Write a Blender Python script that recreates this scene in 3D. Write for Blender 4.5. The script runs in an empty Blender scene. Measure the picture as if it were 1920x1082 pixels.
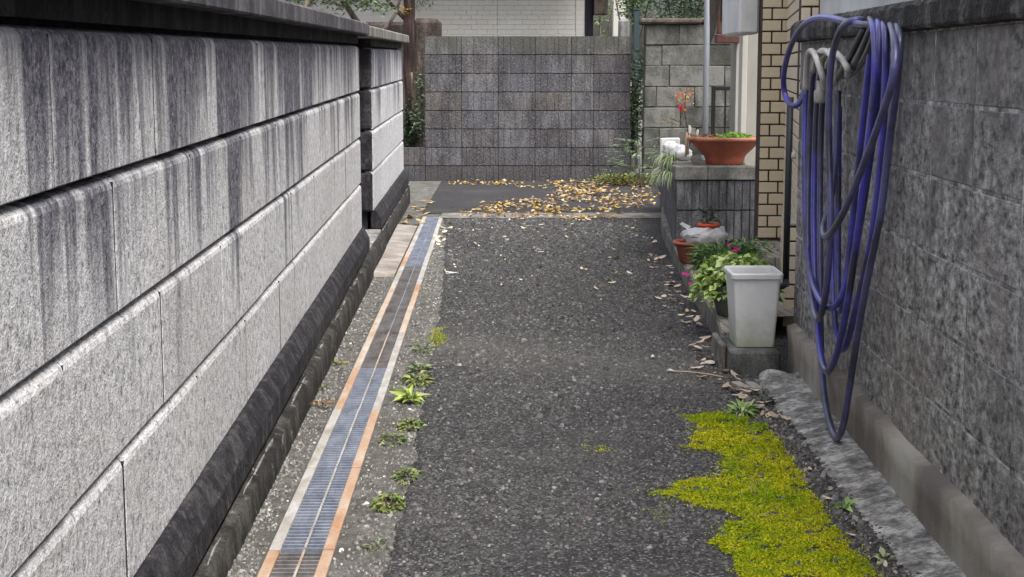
import bpy, bmesh, math, random
import numpy as np
from mathutils import Vector, Matrix, noise as mnoise

random.seed(7)
rng = np.random.default_rng(11)
S = bpy.context.scene
C = S.collection
R = math.radians

# ------------------------------------------------------------------ camera, sky, sun, exposure
cam_d = bpy.data.cameras.new('camera')
cam = bpy.data.objects.new('camera', cam_d)
C.objects.link(cam)
cam.location = (0, 0, 1.25)
cam.rotation_euler = (R(90 - 8.1246), 0, 0)
cam_d.sensor_width = 36
cam_d.lens = 36 * 2900 / 1920
cam_d.clip_end = 600
S.camera = cam

w = bpy.data.worlds.new('World')
S.world = w
w.use_nodes = True
wn = w.node_tree
wn.nodes.clear()
w_out = wn.nodes.new('ShaderNodeOutputWorld')
w_bg = wn.nodes.new('ShaderNodeBackground')
w_sky = wn.nodes.new('ShaderNodeTexSky')
w_sky.sky_type = 'NISHITA'
w_sky.sun_disc = False
w_sky.sun_elevation = R(58)
w_sky.sun_rotation = R(150)
w_sky.dust_density = 6.0
w_sky.air_density = 1.0
w_hs = wn.nodes.new('ShaderNodeHueSaturation')      # overcast: a nearly colourless sky
w_hs.inputs['Saturation'].default_value = 0.42
wn.links.new(w_sky.outputs[0], w_hs.inputs['Color'])
wn.links.new(w_hs.outputs[0], w_bg.inputs[0])
w_bg.inputs[1].default_value = 0.13
wn.links.new(w_bg.outputs[0], w_out.inputs[0])

sun_d = bpy.data.lights.new('sun', 'SUN')
sun_d.energy = 1.3
sun_d.angle = R(30)
sun_d.color = (1.0, 0.97, 0.93)
sun = bpy.data.objects.new('sun', sun_d)
C.objects.link(sun)
_sd = Vector((math.sin(R(150)) * math.cos(R(58)), math.cos(R(150)) * math.cos(R(58)), math.sin(R(58))))
sun.rotation_euler = (-_sd).to_track_quat('-Z', 'Y').to_euler()

S.view_settings.view_transform = 'Standard'
S.view_settings.look = 'None'
S.view_settings.gamma = 1
S.view_settings.exposure = 1.15
S.view_settings.use_curve_mapping = False
S.cycles.use_adaptive_sampling = True
S.cycles.adaptive_threshold = 0.02
S.cycles.max_bounces = 4
S.cycles.diffuse_bounces = 2
S.cycles.glossy_bounces = 2
S.cycles.transmission_bounces = 2
S.cycles.transparent_max_bounces = 4
S.cycles.caustics_reflective = False
S.cycles.caustics_refractive = False

# ------------------------------------------------------------------ material helper
class Mat:
    def __init__(s, name, rough=0.85, spec=0.3, metal=0.0):
        s.m = bpy.data.materials.new(name)
        s.m.use_nodes = True
        s.t = s.m.node_tree
        s.b = s.t.nodes['Principled BSDF']
        s.b.inputs['Roughness'].default_value = rough
        s.b.inputs['Specular IOR Level'].default_value = spec
        s.b.inputs['Metallic'].default_value = metal
        s._pos = None
    def n(s, typ):
        return s.t.nodes.new(typ)
    def L(s, a, b):
        s.t.links.new(a, b)
    def _set(s, sock, v):
        if hasattr(v, 'links'):
            s.L(v, sock)
        elif isinstance(v, tuple) and len(v) == 3 and sock.type == 'RGBA':
            sock.default_value = v + (1,)
        else:
            sock.default_value = v
    def pos(s):
        if s._pos is None:
            s._pos = s.n('ShaderNodeNewGeometry').outputs['Position']
        return s._pos
    def oc(s):
        return s.n('ShaderNodeTexCoord').outputs['Object']
    def rnd(s):
        return s.n('ShaderNodeObjectInfo').outputs['Random']
    def attr(s, name='Col'):
        a = s.n('ShaderNodeAttribute'); a.attribute_name = name
        return a.outputs['Color']
    def map(s, scale=(1, 1, 1), rot=(0, 0, 0), v=None):
        k = s.n('ShaderNodeMapping')
        k.inputs['Scale'].default_value = scale
        k.inputs['Rotation'].default_value = rot
        s.L(v if v is not None else s.pos(), k.inputs['Vector'])
        return k.outputs[0]
    def noise(s, scale, v=None, detail=4, rough=0.6, dist=0.0):
        k = s.n('ShaderNodeTexNoise')
        k.inputs['Scale'].default_value = scale
        k.inputs['Detail'].default_value = detail
        k.inputs['Roughness'].default_value = rough
        k.inputs['Distortion'].default_value = dist
        s.L(v if v is not None else s.pos(), k.inputs['Vector'])
        return k.outputs['Fac']
    def vor(s, scale, v=None, feat='F1', out='Distance'):
        k = s.n('ShaderNodeTexVoronoi')
        k.feature = feat
        k.inputs['Scale'].default_value = scale
        s.L(v if v is not None else s.pos(), k.inputs['Vector'])
        return k.outputs[out]
    def ramp(s, f, stops):
        k = s.n('ShaderNodeValToRGB')
        e = k.color_ramp.elements
        while len(e) < len(stops):
            e.new(0.5)
        for q, (p, c) in zip(e, stops):
            q.position = p
            q.color = (c if isinstance(c, tuple) else (c, c, c)) + (1,)
        s.L(f, k.inputs[0])
        return k.outputs[0]
    def rng(s, f, a, b, c=0.0, d=1.0):
        k = s.n('ShaderNodeMapRange')
        k.inputs[1].default_value = a; k.inputs[2].default_value = b
        k.inputs[3].default_value = c; k.inputs[4].default_value = d
        s.L(f, k.inputs[0])
        return k.outputs[0]
    def mix(s, f, a, b, mode='MIX'):
        k = s.n('ShaderNodeMix'); k.data_type = 'RGBA'; k.blend_type = mode
        s._set(k.inputs[0], f); s._set(k.inputs[6], a); s._set(k.inputs[7], b)
        return k.outputs[2]
    def math(s, op, a, b=0.0):
        k = s.n('ShaderNodeMath'); k.operation = op
        s._set(k.inputs[0], a); s._set(k.inputs[1], b)
        return k.outputs[0]
    def shift(s, amt):
        k = s.n('ShaderNodeVectorMath'); k.operation = 'MULTIPLY_ADD'
        c = s.n('ShaderNodeCombineXYZ')
        for i in range(3): s.L(s.rnd(), c.inputs[i])
        s.L(c.outputs[0], k.inputs[0]); k.inputs[1].default_value = amt; s.L(s.pos(), k.inputs[2])
        return k.outputs[0]
    def sep(s, v=None):
        k = s.n('ShaderNodeSeparateXYZ')
        s.L(v if v is not None else s.pos(), k.inputs[0])
        return k.outputs
    def color(s, c):
        s._set(s.b.inputs['Base Color'], c)
    def rough(s, r):
        s._set(s.b.inputs['Roughness'], r)
    def bump(s, h, strength=0.5, dist=0.01):
        k = s.n('ShaderNodeBump')
        k.inputs['Strength'].default_value = strength
        k.inputs['Distance'].default_value = dist
        s.L(h, k.inputs['Height'])
        s.L(k.outputs[0], s.b.inputs['Normal'])

MT = {}
def reg(name, m):
    MT[name] = m.m
    return m

# left wall: pale granite-faced blocks, dark rain streaks running down from the coping
m = reg('pale_block', Mat('pale_block'))
own = m.shift((5.0, 0.5, 17.0))
str1 = m.noise(1, m.map((3, 7, 0.7), (0, 0, 0), own), 5, 0.62, 0.9)
str2 = m.noise(1, m.map((2, 2.2, 0.5)), 2, 0.5)
str3 = m.noise(1, m.map((2, 20, 1.3), (0, 0, 0), own), 3, 0.6, 1.0)
grain = m.noise(68, m.map((1, 0.7, 0.6), (R(16), 0, 0)), 3, 0.78)
fine = m.noise(260, m.map((1, 1, 0.7)), 1, 0.5)
blot = m.noise(2.2, None, 3, 0.6)
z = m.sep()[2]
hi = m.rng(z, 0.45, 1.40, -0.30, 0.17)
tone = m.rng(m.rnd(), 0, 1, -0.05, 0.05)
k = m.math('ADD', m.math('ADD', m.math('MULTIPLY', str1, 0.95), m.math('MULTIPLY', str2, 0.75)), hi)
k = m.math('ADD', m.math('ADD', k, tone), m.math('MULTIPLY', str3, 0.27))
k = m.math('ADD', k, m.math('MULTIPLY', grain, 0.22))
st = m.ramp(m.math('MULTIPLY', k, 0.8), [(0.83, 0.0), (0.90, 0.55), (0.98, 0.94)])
gg = m.math('ADD', m.math('MULTIPLY', grain, 0.75), m.math('MULTIPLY', fine, 0.25))
base = m.ramp(gg, [(0.35, (0.14, 0.14, 0.145)), (0.42, (0.46, 0.455, 0.465)), (0.52, (0.70, 0.695, 0.71)), (0.64, (0.88, 0.87, 0.885))])
base = m.mix(m.rng(m.rnd(), 0, 1, 0.0, 0.22), base, (0.40, 0.395, 0.40))
base = m.mix(m.rng(blot, 0.45, 0.75, 0, 0.28), base, (0.42, 0.40, 0.35))
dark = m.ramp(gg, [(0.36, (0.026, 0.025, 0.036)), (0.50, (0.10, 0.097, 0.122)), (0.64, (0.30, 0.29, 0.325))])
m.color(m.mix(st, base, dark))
m.bump(m.math('ADD', gg, m.math('MULTIPLY', str3, 0.5)), 0.9, 0.008)

def stained(name, c0, c1, c2, scale=9, grain_s=120, bump=0.6, bd=0.006, vert=(1, 1, 0.35), rough=0.9, rnd=0.0, lichen=None, dots=None):
    m = reg(name, Mat(name, rough))
    a = m.noise(scale, m.map(vert), 6, 0.65, 0.2)
    g = m.noise(grain_s, None, 3, 0.7)
    f = m.math('ADD', m.math('MULTIPLY', a, 0.75), m.math('MULTIPLY', g, 0.35))
    if rnd:
        f = m.math('ADD', f, m.rng(m.rnd(), 0, 1, -rnd, rnd))
    c = m.ramp(f, [(0.42, c0), (0.545, c1), (0.66, c2)])
    if lichen:
        l = m.noise(14, None, 6, 0.7)
        c = m.mix(m.rng(l, 0.60, 0.68, 0, 0.8), c, lichen)
    if dots:
        v = m.noise(55, None, 4, 0.7)
        c = m.mix(m.rng(v, 0.62, 0.70, 0, 0.75), c, dots)
    m.color(c)
    m.bump(m.math('ADD', g, a), bump, bd)
    return m

stained('dark_coping', (0.028, 0.026, 0.032), (0.075, 0.071, 0.082), (0.17, 0.165, 0.17), 7, 90)
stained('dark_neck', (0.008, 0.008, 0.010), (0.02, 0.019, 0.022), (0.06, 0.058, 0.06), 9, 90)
stained('pale_coping', (0.10, 0.095, 0.085), (0.19, 0.185, 0.165), (0.32, 0.31, 0.28), 7, 90)
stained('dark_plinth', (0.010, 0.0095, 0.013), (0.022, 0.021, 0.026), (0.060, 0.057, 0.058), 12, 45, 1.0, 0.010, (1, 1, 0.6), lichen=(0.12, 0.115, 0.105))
stained('dark_foundation', (0.010, 0.009, 0.008), (0.026, 0.024, 0.022), (0.075, 0.072, 0.064), 10, 60, 0.9, 0.01, (1, 1, 0.4), lichen=(0.27, 0.26, 0.235))
stained('mortar_pale', (0.10, 0.098, 0.095), (0.22, 0.215, 0.20), (0.40, 0.39, 0.37), 14, 80, 0.9, 0.01, (1, 1, 1))
stained('joint_dark', (0.008, 0.008, 0.01), (0.02, 0.02, 0.023), (0.05, 0.048, 0.05), 12, 60, 0.4, 0.004, (1, 1, 1))
stained('joint_grey', (0.06, 0.058, 0.058), (0.25, 0.245, 0.24), (0.60, 0.59, 0.58), 14, 80, 0.5, 0.004, (1, 1, 1))
stained('smooth_patch', (0.19, 0.165, 0.145), (0.28, 0.25, 0.225), (0.38, 0.35, 0.32), 5, 90, 0.3, 0.004, (1, 1, 1))
stained('old_stone', (0.045, 0.046, 0.040), (0.092, 0.092, 0.083), (0.16, 0.158, 0.145), 6, 60, 0.7, 0.01, (1, 1, 0.6), rnd=0.10)
stained('old_stone_cap', (0.045, 0.037, 0.03), (0.09, 0.075, 0.062), (0.16, 0.145, 0.12), 6, 60, 0.7, 0.01, (1, 1, 1))
stained('planter_block', (0.045, 0.045, 0.05), (0.11, 0.11, 0.118), (0.24, 0.24, 0.245), 12, 90, 0.8, 0.008, (1, 1, 0.3), dots=(0.34, 0.34, 0.34))
stained('planter_cap', (0.10, 0.098, 0.09), (0.18, 0.175, 0.16), (0.30, 0.29, 0.265), 7, 100, 0.6, 0.006, (1, 1, 1))
stained('kerb_concrete', (0.085, 0.08, 0.07), (0.17, 0.16, 0.145), (0.27, 0.26, 0.24), 7, 90, 0.7, 0.006, (1, 1, 0.6))
stained('step_block', (0.05, 0.052, 0.05), (0.115, 0.118, 0.11), (0.20, 0.20, 0.185), 8, 100, 0.5, 0.005, (1, 1, 0.5))
stained('haunch', (0.11, 0.105, 0.10), (0.29, 0.28, 0.27), (0.64, 0.63, 0.60), 13, 60, 1.0, 0.018, (1, 1, 1), lichen=(0.13, 0.115, 0.105))
stained('plaster_grey', (0.52, 0.52, 0.525), (0.62, 0.62, 0.625), (0.70, 0.70, 0.70), 4, 220, 0.4, 0.003, (1, 1, 0.4))
stained('cream_render', (0.24, 0.232, 0.208), (0.295, 0.287, 0.258), (0.34, 0.33, 0.30), 3, 160, 0.4, 0.003, (1, 1, 0.3))
stained('bark_red', (0.012, 0.008, 0.007), (0.036, 0.022, 0.019), (0.085, 0.055, 0.048), 22, 80, 1.0, 0.02, (1, 1, 0.12))
stained('bark_grey', (0.04, 0.033, 0.026), (0.12, 0.10, 0.08), (0.24, 0.21, 0.17), 20, 80, 1.0, 0.012, (1, 1, 0.2))
stained('brown_stone', (0.022, 0.016, 0.014), (0.055, 0.042, 0.036), (0.11, 0.09, 0.08), 6, 50, 0.9, 0.012, (1, 1, 0.5))
stained('granite_post', (0.09, 0.09, 0.09), (0.16, 0.16, 0.155), (0.26, 0.26, 0.25), 10, 90, 0.6, 0.006, (1, 1, 0.5))
stained('soil', (0.018, 0.014, 0.011), (0.045, 0.036, 0.028), (0.10, 0.085, 0.07), 30, 90, 1.0, 0.02, (1, 1, 1))

# screen wall blocks: every block its own tint
m = reg('screen_block', Mat('screen_block', 0.9))
tint = m.ramp(m.rnd(), [(0.0, (0.095, 0.095, 0.107)), (0.22, (0.150, 0.151, 0.166)), (0.42, (0.130, 0.121, 0.110)), (0.58, (0.100, 0.091, 0.096)), (0.76, (0.142, 0.141, 0.145)), (0.92, (0.090, 0.088, 0.099))])
g = m.noise(52, None, 2, 0.7)
a = m.noise(6, m.map((1, 1, 0.4)), 5, 0.68)
c = m.mix(m.rng(a, 0.38, 0.62, 0.0, 0.8), tint, (0.040, 0.037, 0.043))
c = m.mix(m.rng(g, 0.56, 0.70, 0.0, 0.5), c, (0.25, 0.245, 0.24))
c = m.mix(m.rng(g, 0.46, 0.34, 0.0, 0.7), c, (0.03, 0.028, 0.03))
zz = m.sep()[2]
c = m.mix(m.math('MULTIPLY', m.rng(zz, 1.35, 1.5, 0, 0.7), m.rng(a, 0.3, 0.6)), c, (0.075, 0.078, 0.062))
c = m.mix(m.math('MULTIPLY', m.rng(zz, 0.30, 0.02, 0, 0.75), m.rng(a, 0.62, 0.4)), c, (0.035, 0.034, 0.033))
m.color(c)
m.bump(m.math('ADD', g, a), 0.9, 0.01)

# right wall blocks: rough grey block with dark soot runs and pale speckle
m = reg('rough_block', Mat('rough_block', 0.92))
g = m.noise(46, m.map((1, 0.5, 0.85)), 3, 0.72)
g2 = m.noise(14, m.map((1, 0.7, 1)), 3, 0.7)
a = m.noise(4.5, m.map((1, 1, 0.5)), 5, 0.65, 0.4)
run = m.noise(1, m.map((2, 9, 0.6)), 4, 0.6, 0.6)
zz = m.sep()[2]
c = m.ramp(m.math('ADD', m.math('MULTIPLY', g, 0.7), m.math('MULTIPLY', g2, 0.3)), [(0.39, (0.075, 0.071, 0.070)), (0.46, (0.235, 0.226, 0.22)), (0.53, (0.365, 0.35, 0.34)), (0.62, (0.62, 0.60, 0.585))])
soot = m.math('ADD', m.math('ADD', m.math('MULTIPLY', a, 0.9), m.math('MULTIPLY', run, 0.6)), m.rng(zz, 0.3, 1.4, -0.10, 0.13))
soot = m.math('ADD', soot, m.math('MULTIPLY', g, 0.25))
c = m.mix(m.rng(soot, 0.90, 1.12, 0.0, 0.85), c, (0.055, 0.051, 0.054))
c = m.mix(m.rng(m.noise(3, None, 3), 0.46, 0.66, 0, 0.5), c, (0.24, 0.20, 0.185))
m.color(m.mix(m.rng(m.rnd(), 0, 1, 0.0, 0.35), c, (0.16, 0.152, 0.153)))
m.bump(m.math('ADD', g, m.math('MULTIPLY', g2, 1.2)), 0.7, 0.009)

stained('right_coping', (0.016, 0.015, 0.016), (0.042, 0.040, 0.041), (0.15, 0.145, 0.14), 9, 60, 1.0, 0.012, (1, 1, 0.35))

m = reg('right_plaster', Mat('right_plaster', 0.88))
a = m.noise(3.0, m.map((1, 1, 0.6)), 5, 0.6)
d = m.noise(1, m.map((2, 3.0, 1.2)), 5, 0.65, 0.6)
g = m.noise(110, None, 3, 0.7)
c = m.ramp(a, [(0.36, (0.17, 0.145, 0.125)), (0.5, (0.29, 0.26, 0.225)), (0.64, (0.42, 0.395, 0.35))])
c = m.mix(m.rng(d, 0.54, 0.70, 0, 0.7), c, (0.16, 0.155, 0.165))
c = m.mix(m.rng(g, 0.55, 0.8, 0, 0.25), c, (0.45, 0.44, 0.42))
m.color(c)
m.bump(m.math('ADD', m.math('MULTIPLY', g, 0.5), a), 0.5, 0.008)

# ground: weathered cement with grit
m = reg('cement_ground', Mat('cement_ground', 0.95))
a = m.noise(4, None, 6, 0.65)
b_ = m.noise(16, None, 5, 0.7)
g = m.noise(170, None, 3, 0.8)
c = m.ramp(m.math('ADD', m.math('MULTIPLY', b_, 0.6), m.math('MULTIPLY', g, 0.45)), [(0.40, (0.06, 0.057, 0.05)), (0.50, (0.16, 0.155, 0.14)), (0.58, (0.25, 0.245, 0.225)), (0.68, (0.38, 0.37, 0.34))])
c = m.mix(m.rng(a, 0.48, 0.68, 0, 0.7), c, (0.085, 0.08, 0.058))
m.color(c)
m.bump(m.math('ADD', g, m.math('MULTIPLY', b_, 1.6)), 1.0, 0.016)

# asphalt binder under the loose aggregate, with a dusty band across it
m = reg('asphalt', Mat('asphalt', 0.88, 0.35))
v = m.vor(115, None, 'F1', 'Color')
v1 = m.sep(v)[0]
ds = m.vor(115)
a = m.noise(1.6, None, 5, 0.6)
g = m.noise(240, None, 2, 0.7)
c = m.ramp(v1, [(0.0, (0.028, 0.027, 0.029)), (0.5, (0.062, 0.060, 0.063)), (0.8, (0.115, 0.112, 0.112)), (1.0, (0.26, 0.26, 0.26))])
c = m.mix(m.rng(ds, 0.35, 0.75, 0, 0.85), c, (0.016, 0.015, 0.017))
p = m.sep()
band = m.math('ABSOLUTE', m.math('SUBTRACT', m.math('ADD', p[1], m.math('MULTIPLY', p[0], 0.55)), 6.72))
band = m.rng(m.math('ADD', band, m.math('MULTIPLY', m.noise(2.6, None, 6, 0.7), 1.3)), 0.52, 1.25, 0.9, 0.0)
c = m.mix(m.math('MULTIPLY', band, m.rng(g, 0.3, 0.6)), c, (0.15, 0.146, 0.13))
c = m.mix(m.rng(a, 0.50, 0.72, 0, 0.45), c, (0.105, 0.102, 0.098))
m.color(c)
m.bump(m.math('SUBTRACT', m.math('MULTIPLY', g, 0.4), ds), 1.0, 0.010)

m = reg('far_asphalt', Mat('far_asphalt', 0.9))
g = m.noise(130, None, 3, 0.8)
c = m.ramp(g, [(0.3, (0.022, 0.021, 0.024)), (0.6, (0.05, 0.049, 0.053)), (0.8, (0.12, 0.12, 0.12))])
m.color(m.mix(m.rng(m.noise(2, None, 5), 0.5, 0.7, 0, 0.4), c, (0.10, 0.095, 0.085)))
m.bump(g, 0.9, 0.008)

def attr_mat(name, rough=0.8, spec=0.3, sub=None, bump=None):
    m = reg(name, Mat(name, rough, spec))
    c = m.attr()
    if bump:
        g = m.noise(bump, None, 3, 0.7)
        c = m.mix(m.rng(g, 0.35, 0.65, 0.0, 0.5), c, (0.05, 0.05, 0.05))
    m.color(c)
    if sub:
        tr = m.n('ShaderNodeBsdfTranslucent'); m.L(c, tr.inputs[0])
        mx = m.n('ShaderNodeMixShader'); mx.inputs[0].default_value = sub
        m.L(m.b.outputs[0], mx.inputs[1]); m.L(tr.outputs[0], mx.inputs[2])
        m.L(mx.outputs[0], m.t.nodes['Material Output'].inputs[0])
    return m
attr_mat('stone_chips', 0.85, 0.3)
attr_mat('foliage', 0.55, 0.35, 0.25)
attr_mat('litter', 0.8, 0.2, 0.15)
attr_mat('moss', 0.95, 0.1, 0.2)

def leafy(name, stops):
    m = reg(name, Mat(name, 0.75, 0.25))
    c = m.ramp(m.rnd(), stops)
    g = m.noise(60, m.oc(), 4, 0.7)
    m.color(m.mix(m.rng(g, 0.5, 0.75, 0, 0.55), c, (0.16, 0.10, 0.05)))
leafy('leaf_gold', [(0.0, (0.46, 0.33, 0.12)), (0.2, (0.50, 0.40, 0.21)), (0.4, (0.30, 0.18, 0.08)), (0.6, (0.50, 0.43, 0.30)), (0.8, (0.48, 0.29, 0.05)), (1.0, (0.24, 0.16, 0.11))])
leafy('leaf_pale', [(0.0, (0.60, 0.54, 0.40)), (0.3, (0.66, 0.62, 0.52)), (0.55, (0.48, 0.40, 0.26)), (0.8, (0.62, 0.58, 0.42)), (1.0, (0.50, 0.40, 0.20))])
leafy('leaf_tan', [(0.0, (0.46, 0.36, 0.28)), (0.3, (0.56, 0.47, 0.39)), (0.55, (0.36, 0.25, 0.18)), (0.8, (0.60, 0.53, 0.45)), (1.0, (0.42, 0.28, 0.16))])

def metal(name, c0, c1, rough, metal_, scale=6, stretch=(3, 1, 1)):
    m = reg(name, Mat(name, rough, 0.5, metal_))
    a = m.noise(scale, m.map(stretch), 5, 0.65)
    g = m.noise(90, None, 3, 0.7)
    m.color(m.ramp(m.math('ADD', m.math('MULTIPLY', a, 0.8), m.math('MULTIPLY', g, 0.2)), [(0.36, c0), (0.64, c1)]))
    m.bump(g, 0.2, 0.002)
    return m
metal('galvanised', (0.30, 0.27, 0.22), (0.54, 0.53, 0.52), 0.6, 0.15)
metal('rusty', (0.34, 0.17, 0.085), (0.46, 0.38, 0.30), 0.85, 0.0, 4)
metal('rust_pale', (0.36, 0.24, 0.15), (0.50, 0.46, 0.41), 0.8, 0.0, 4)
metal('bar_steel', (0.22, 0.25, 0.33), (0.46, 0.50, 0.60), 0.45, 0.5)  # blue of the reflected sky is put into the bar colour
metal('bar_brown', (0.12, 0.105, 0.10), (0.29, 0.28, 0.28), 0.55, 0.4)
metal('pole_steel', (0.22, 0.235, 0.26), (0.31, 0.325, 0.35), 0.45, 0.4, 5, (1, 1, 0.2))
metal('black_metal', (0.012, 0.012, 0.014), (0.03, 0.03, 0.033), 0.5, 0.2)
metal('black_pipe', (0.010, 0.010, 0.012), (0.022, 0.022, 0.025), 0.5, 0.0)
metal('teal_paint', (0.012, 0.030, 0.034), (0.022, 0.045, 0.05), 0.6, 0.0)
metal('white_paint', (0.42, 0.41, 0.375), (0.50, 0.49, 0.45), 0.6, 0.0, 4, (1, 1, 0.3))

m = reg('ditch_water', Mat('ditch_water', 0.06, 0.6))
m.color((0.03, 0.036, 0.055))
m.bump(m.noise(30, None, 3), 0.12, 0.004)

def hose_mat(name, c0, c1, rough):
    m = reg(name, Mat(name, rough, 0.5))
    a = m.noise(5, None, 4, 0.65)
    g = m.noise(70, None, 3, 0.7)
    c = m.ramp(a, [(0.40, c0), (0.60, c1)])
    c = m.mix(m.rng(g, 0.52, 0.72, 0, 0.45), c, tuple(0.5 * x + 0.02 for x in c0))
    m.color(c)
    m.b.inputs['Coat Weight'].default_value = 0.45
    m.b.inputs['Coat Roughness'].default_value = 0.25
hose_mat('hose_blue', (0.036, 0.034, 0.075), (0.075, 0.066, 0.46), 0.32)
hose_mat('hose_grey_blue', (0.032, 0.033, 0.065), (0.095, 0.09, 0.24), 0.36)
hose_mat('hose_dark', (0.020, 0.019, 0.027), (0.055, 0.052, 0.068), 0.36)
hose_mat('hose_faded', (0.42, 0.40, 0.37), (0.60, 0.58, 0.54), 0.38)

m = reg('cream_tile', Mat('cream_tile', 0.45, 0.45))
a = m.noise(26, m.map((1, 1, 3), (0, 0, 0), m.oc()), 4, 0.6)
c = m.mix(m.rng(m.rnd(), 0, 1, 0.0, 0.6), (0.60, 0.50, 0.365), (0.72, 0.625, 0.475))
m.color(m.mix(m.rng(a, 0.4, 0.75, 0, 0.4), c, (0.48, 0.395, 0.28)))
m.bump(m.noise(90), 0.2, 0.002)
stained('tile_joint', (0.035, 0.024, 0.019), (0.062, 0.044, 0.036), (0.09, 0.07, 0.06), 20, 90, 0.3, 0.003)

m = reg('siding', Mat('siding', 0.6, 0.3))
g = m.noise(60, m.map((0.4, 1, 2.5)), 3, 0.6)
c = m.mix(m.rng(m.rnd(), 0, 1, 0, 0.5), (0.38, 0.377, 0.366), (0.33, 0.327, 0.316))
m.color(m.mix(m.rng(m.noise(0.9), 0.42, 0.66, 0, 0.35), c, (0.34, 0.30, 0.25)))
m.bump(g, 0.3, 0.004)

m = reg('mosaic', Mat('mosaic', 0.6, 0.4))
br = m.n('ShaderNodeTexBrick')
br.offset = 0.0
m.L(m.map((1, 1, 1), (0, 0, R(-4))), br.inputs['Vector'])
br.inputs['Color1'].default_value = (0.40, 0.37, 0.32, 1)
br.inputs['Color2'].default_value = (0.31, 0.285, 0.25, 1)
br.inputs['Mortar'].default_value = (0.10, 0.09, 0.08, 1)
br.inputs['Scale'].default_value = 1
br.inputs['Mortar Size'].default_value = 0.0035
br.inputs['Brick Width'].default_value = 0.042
br.inputs['Row Height'].default_value = 0.042
m.color(m.mix(m.rng(m.noise(8), 0.4, 0.7, 0, 0.5), br.outputs['Color'], (0.16, 0.145, 0.12)))
m.bump(br.outputs['Fac'], -0.4, 0.003)

m = reg('terracotta', Mat('terracotta', 0.55, 0.4))
a = m.noise(9, m.oc(), 5, 0.6)
m.color(m.ramp(a, [(0.35, (0.27, 0.068, 0.038)), (0.65, (0.40, 0.115, 0.065))]))
m = reg('terracotta_rim', Mat('terracotta_rim', 0.55, 0.4))
m.color(m.ramp(m.noise(12, m.oc(), 5, 0.6), [(0.35, (0.36, 0.12, 0.072)), (0.65, (0.52, 0.22, 0.14))]))
m = reg('brown_plastic', Mat('brown_plastic', 0.5, 0.4))
m.color(m.ramp(m.noise(9, m.oc(), 5, 0.6), [(0.35, (0.16, 0.042, 0.030)), (0.65, (0.24, 0.07, 0.048))]))
m = reg('red_plastic', Mat('red_plastic', 0.45, 0.5))
m.color((0.62, 0.075, 0.030))
m = reg('grey_plastic', Mat('grey_plastic', 0.6, 0.4))
m.color(m.ramp(m.noise(9, m.oc(), 5, 0.6), [(0.35, (0.10, 0.11, 0.10)), (0.65, (0.17, 0.18, 0.165))]))
m = reg('film', Mat('film', 0.25, 0.5))
m.color((0.62, 0.63, 0.66))
m.b.inputs['Alpha'].default_value = 0.72
m = reg('white_foam', Mat('white_foam', 0.6, 0.3))
m.color(m.ramp(m.noise(14, m.oc(), 5, 0.6), [(0.3, (0.50, 0.50, 0.48)), (0.6, (0.74, 0.74, 0.73))]))
m = reg('bin_plastic', Mat('bin_plastic', 0.5, 0.4))
o3 = m.sep(m.oc())
dirt = m.math('MULTIPLY', m.rng(m.math('ADD', o3[2], m.math('MULTIPLY', m.noise(11, m.oc(), 5, 0.7), 0.26)), 0.30, 0.12), 0.85)
c = m.mix(m.rng(m.noise(30, m.oc(), 4), 0.4, 0.7, 0, 0.35), (0.76, 0.765, 0.765), (0.64, 0.65, 0.64))
m.color(m.mix(dirt, c, (0.36, 0.39, 0.27)))
m = reg('wood_red', Mat('wood_red', 0.5, 0.4))
m.color(m.ramp(m.noise(20, m.map((1, 1, 0.1)), 4), [(0.3, (0.045, 0.018, 0.012)), (0.7, (0.10, 0.040, 0.028))]))
m = reg('dark_glass', Mat('dark_glass', 0.08, 0.6)); m.color((0.02, 0.02, 0.023))
m = reg('dark_cloth', Mat('dark_cloth', 0.9, 0.1)); m.color(m.ramp(m.noise(18, m.map((1, 1, 0.2)), 4), [(0.3, (0.018, 0.014, 0.013)), (0.7, (0.07, 0.06, 0.055))]))
m = reg('gap_shade', Mat('gap_shade', 0.9, 0.1)); m.color((0.012, 0.012, 0.016))
m = reg('petal', Mat('petal', 0.6, 0.2)); m.color((0.62, 0.045, 0.28))
m = reg('stake', Mat('stake', 0.6, 0.3)); m.color((0.66, 0.62, 0.54))
m = reg('stake_tan', Mat('stake_tan', 0.7, 0.3)); m.color((0.50, 0.36, 0.24))
m = reg('brick_chip', Mat('brick_chip', 0.9, 0.2)); m.color(m.ramp(m.noise(60, None, 4), [(0.3, (0.22, 0.20, 0.18)), (0.7, (0.42, 0.40, 0.37))]))

# ------------------------------------------------------------------ mesh helpers
def mesh(name, V, F, smooth=False):
    me = bpy.data.meshes.new(name)
    me.from_pydata([tuple(v) for v in V], [], F)
    bm = bmesh.new(); bm.from_mesh(me)
    bmesh.ops.recalc_face_normals(bm, faces=bm.faces)
    bm.to_mesh(me); bm.free()
    if smooth:
        me.polygons.foreach_set('use_smooth', [True] * len(me.polygons))
    return me

def obj(name, me, mat=None, parent=None, loc=None, rot=None, label=None, cat=None, group=None, kind=None):
    o = bpy.data.objects.new(name, me)
    C.objects.link(o)
    if me is not None and mat:
        if not me.materials:
            me.materials.append(MT[mat])
    if parent is not None:
        o.parent = parent
    if loc is not None:
        o.location = loc
    if rot is not None:
        o.rotation_euler = rot
    if label: o['label'] = label
    if cat: o['category'] = cat
    if group: o['group'] = group
    if kind: o['kind'] = kind
    return o

def thing(name, label, cat, loc=(0, 0, 0), rotz=0.0, group=None, matrix=None):
    o = obj(name, None, None, None, loc, (0, 0, rotz), label, cat, group)
    if matrix is not None:
        o.matrix_world = matrix
    return o

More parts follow.
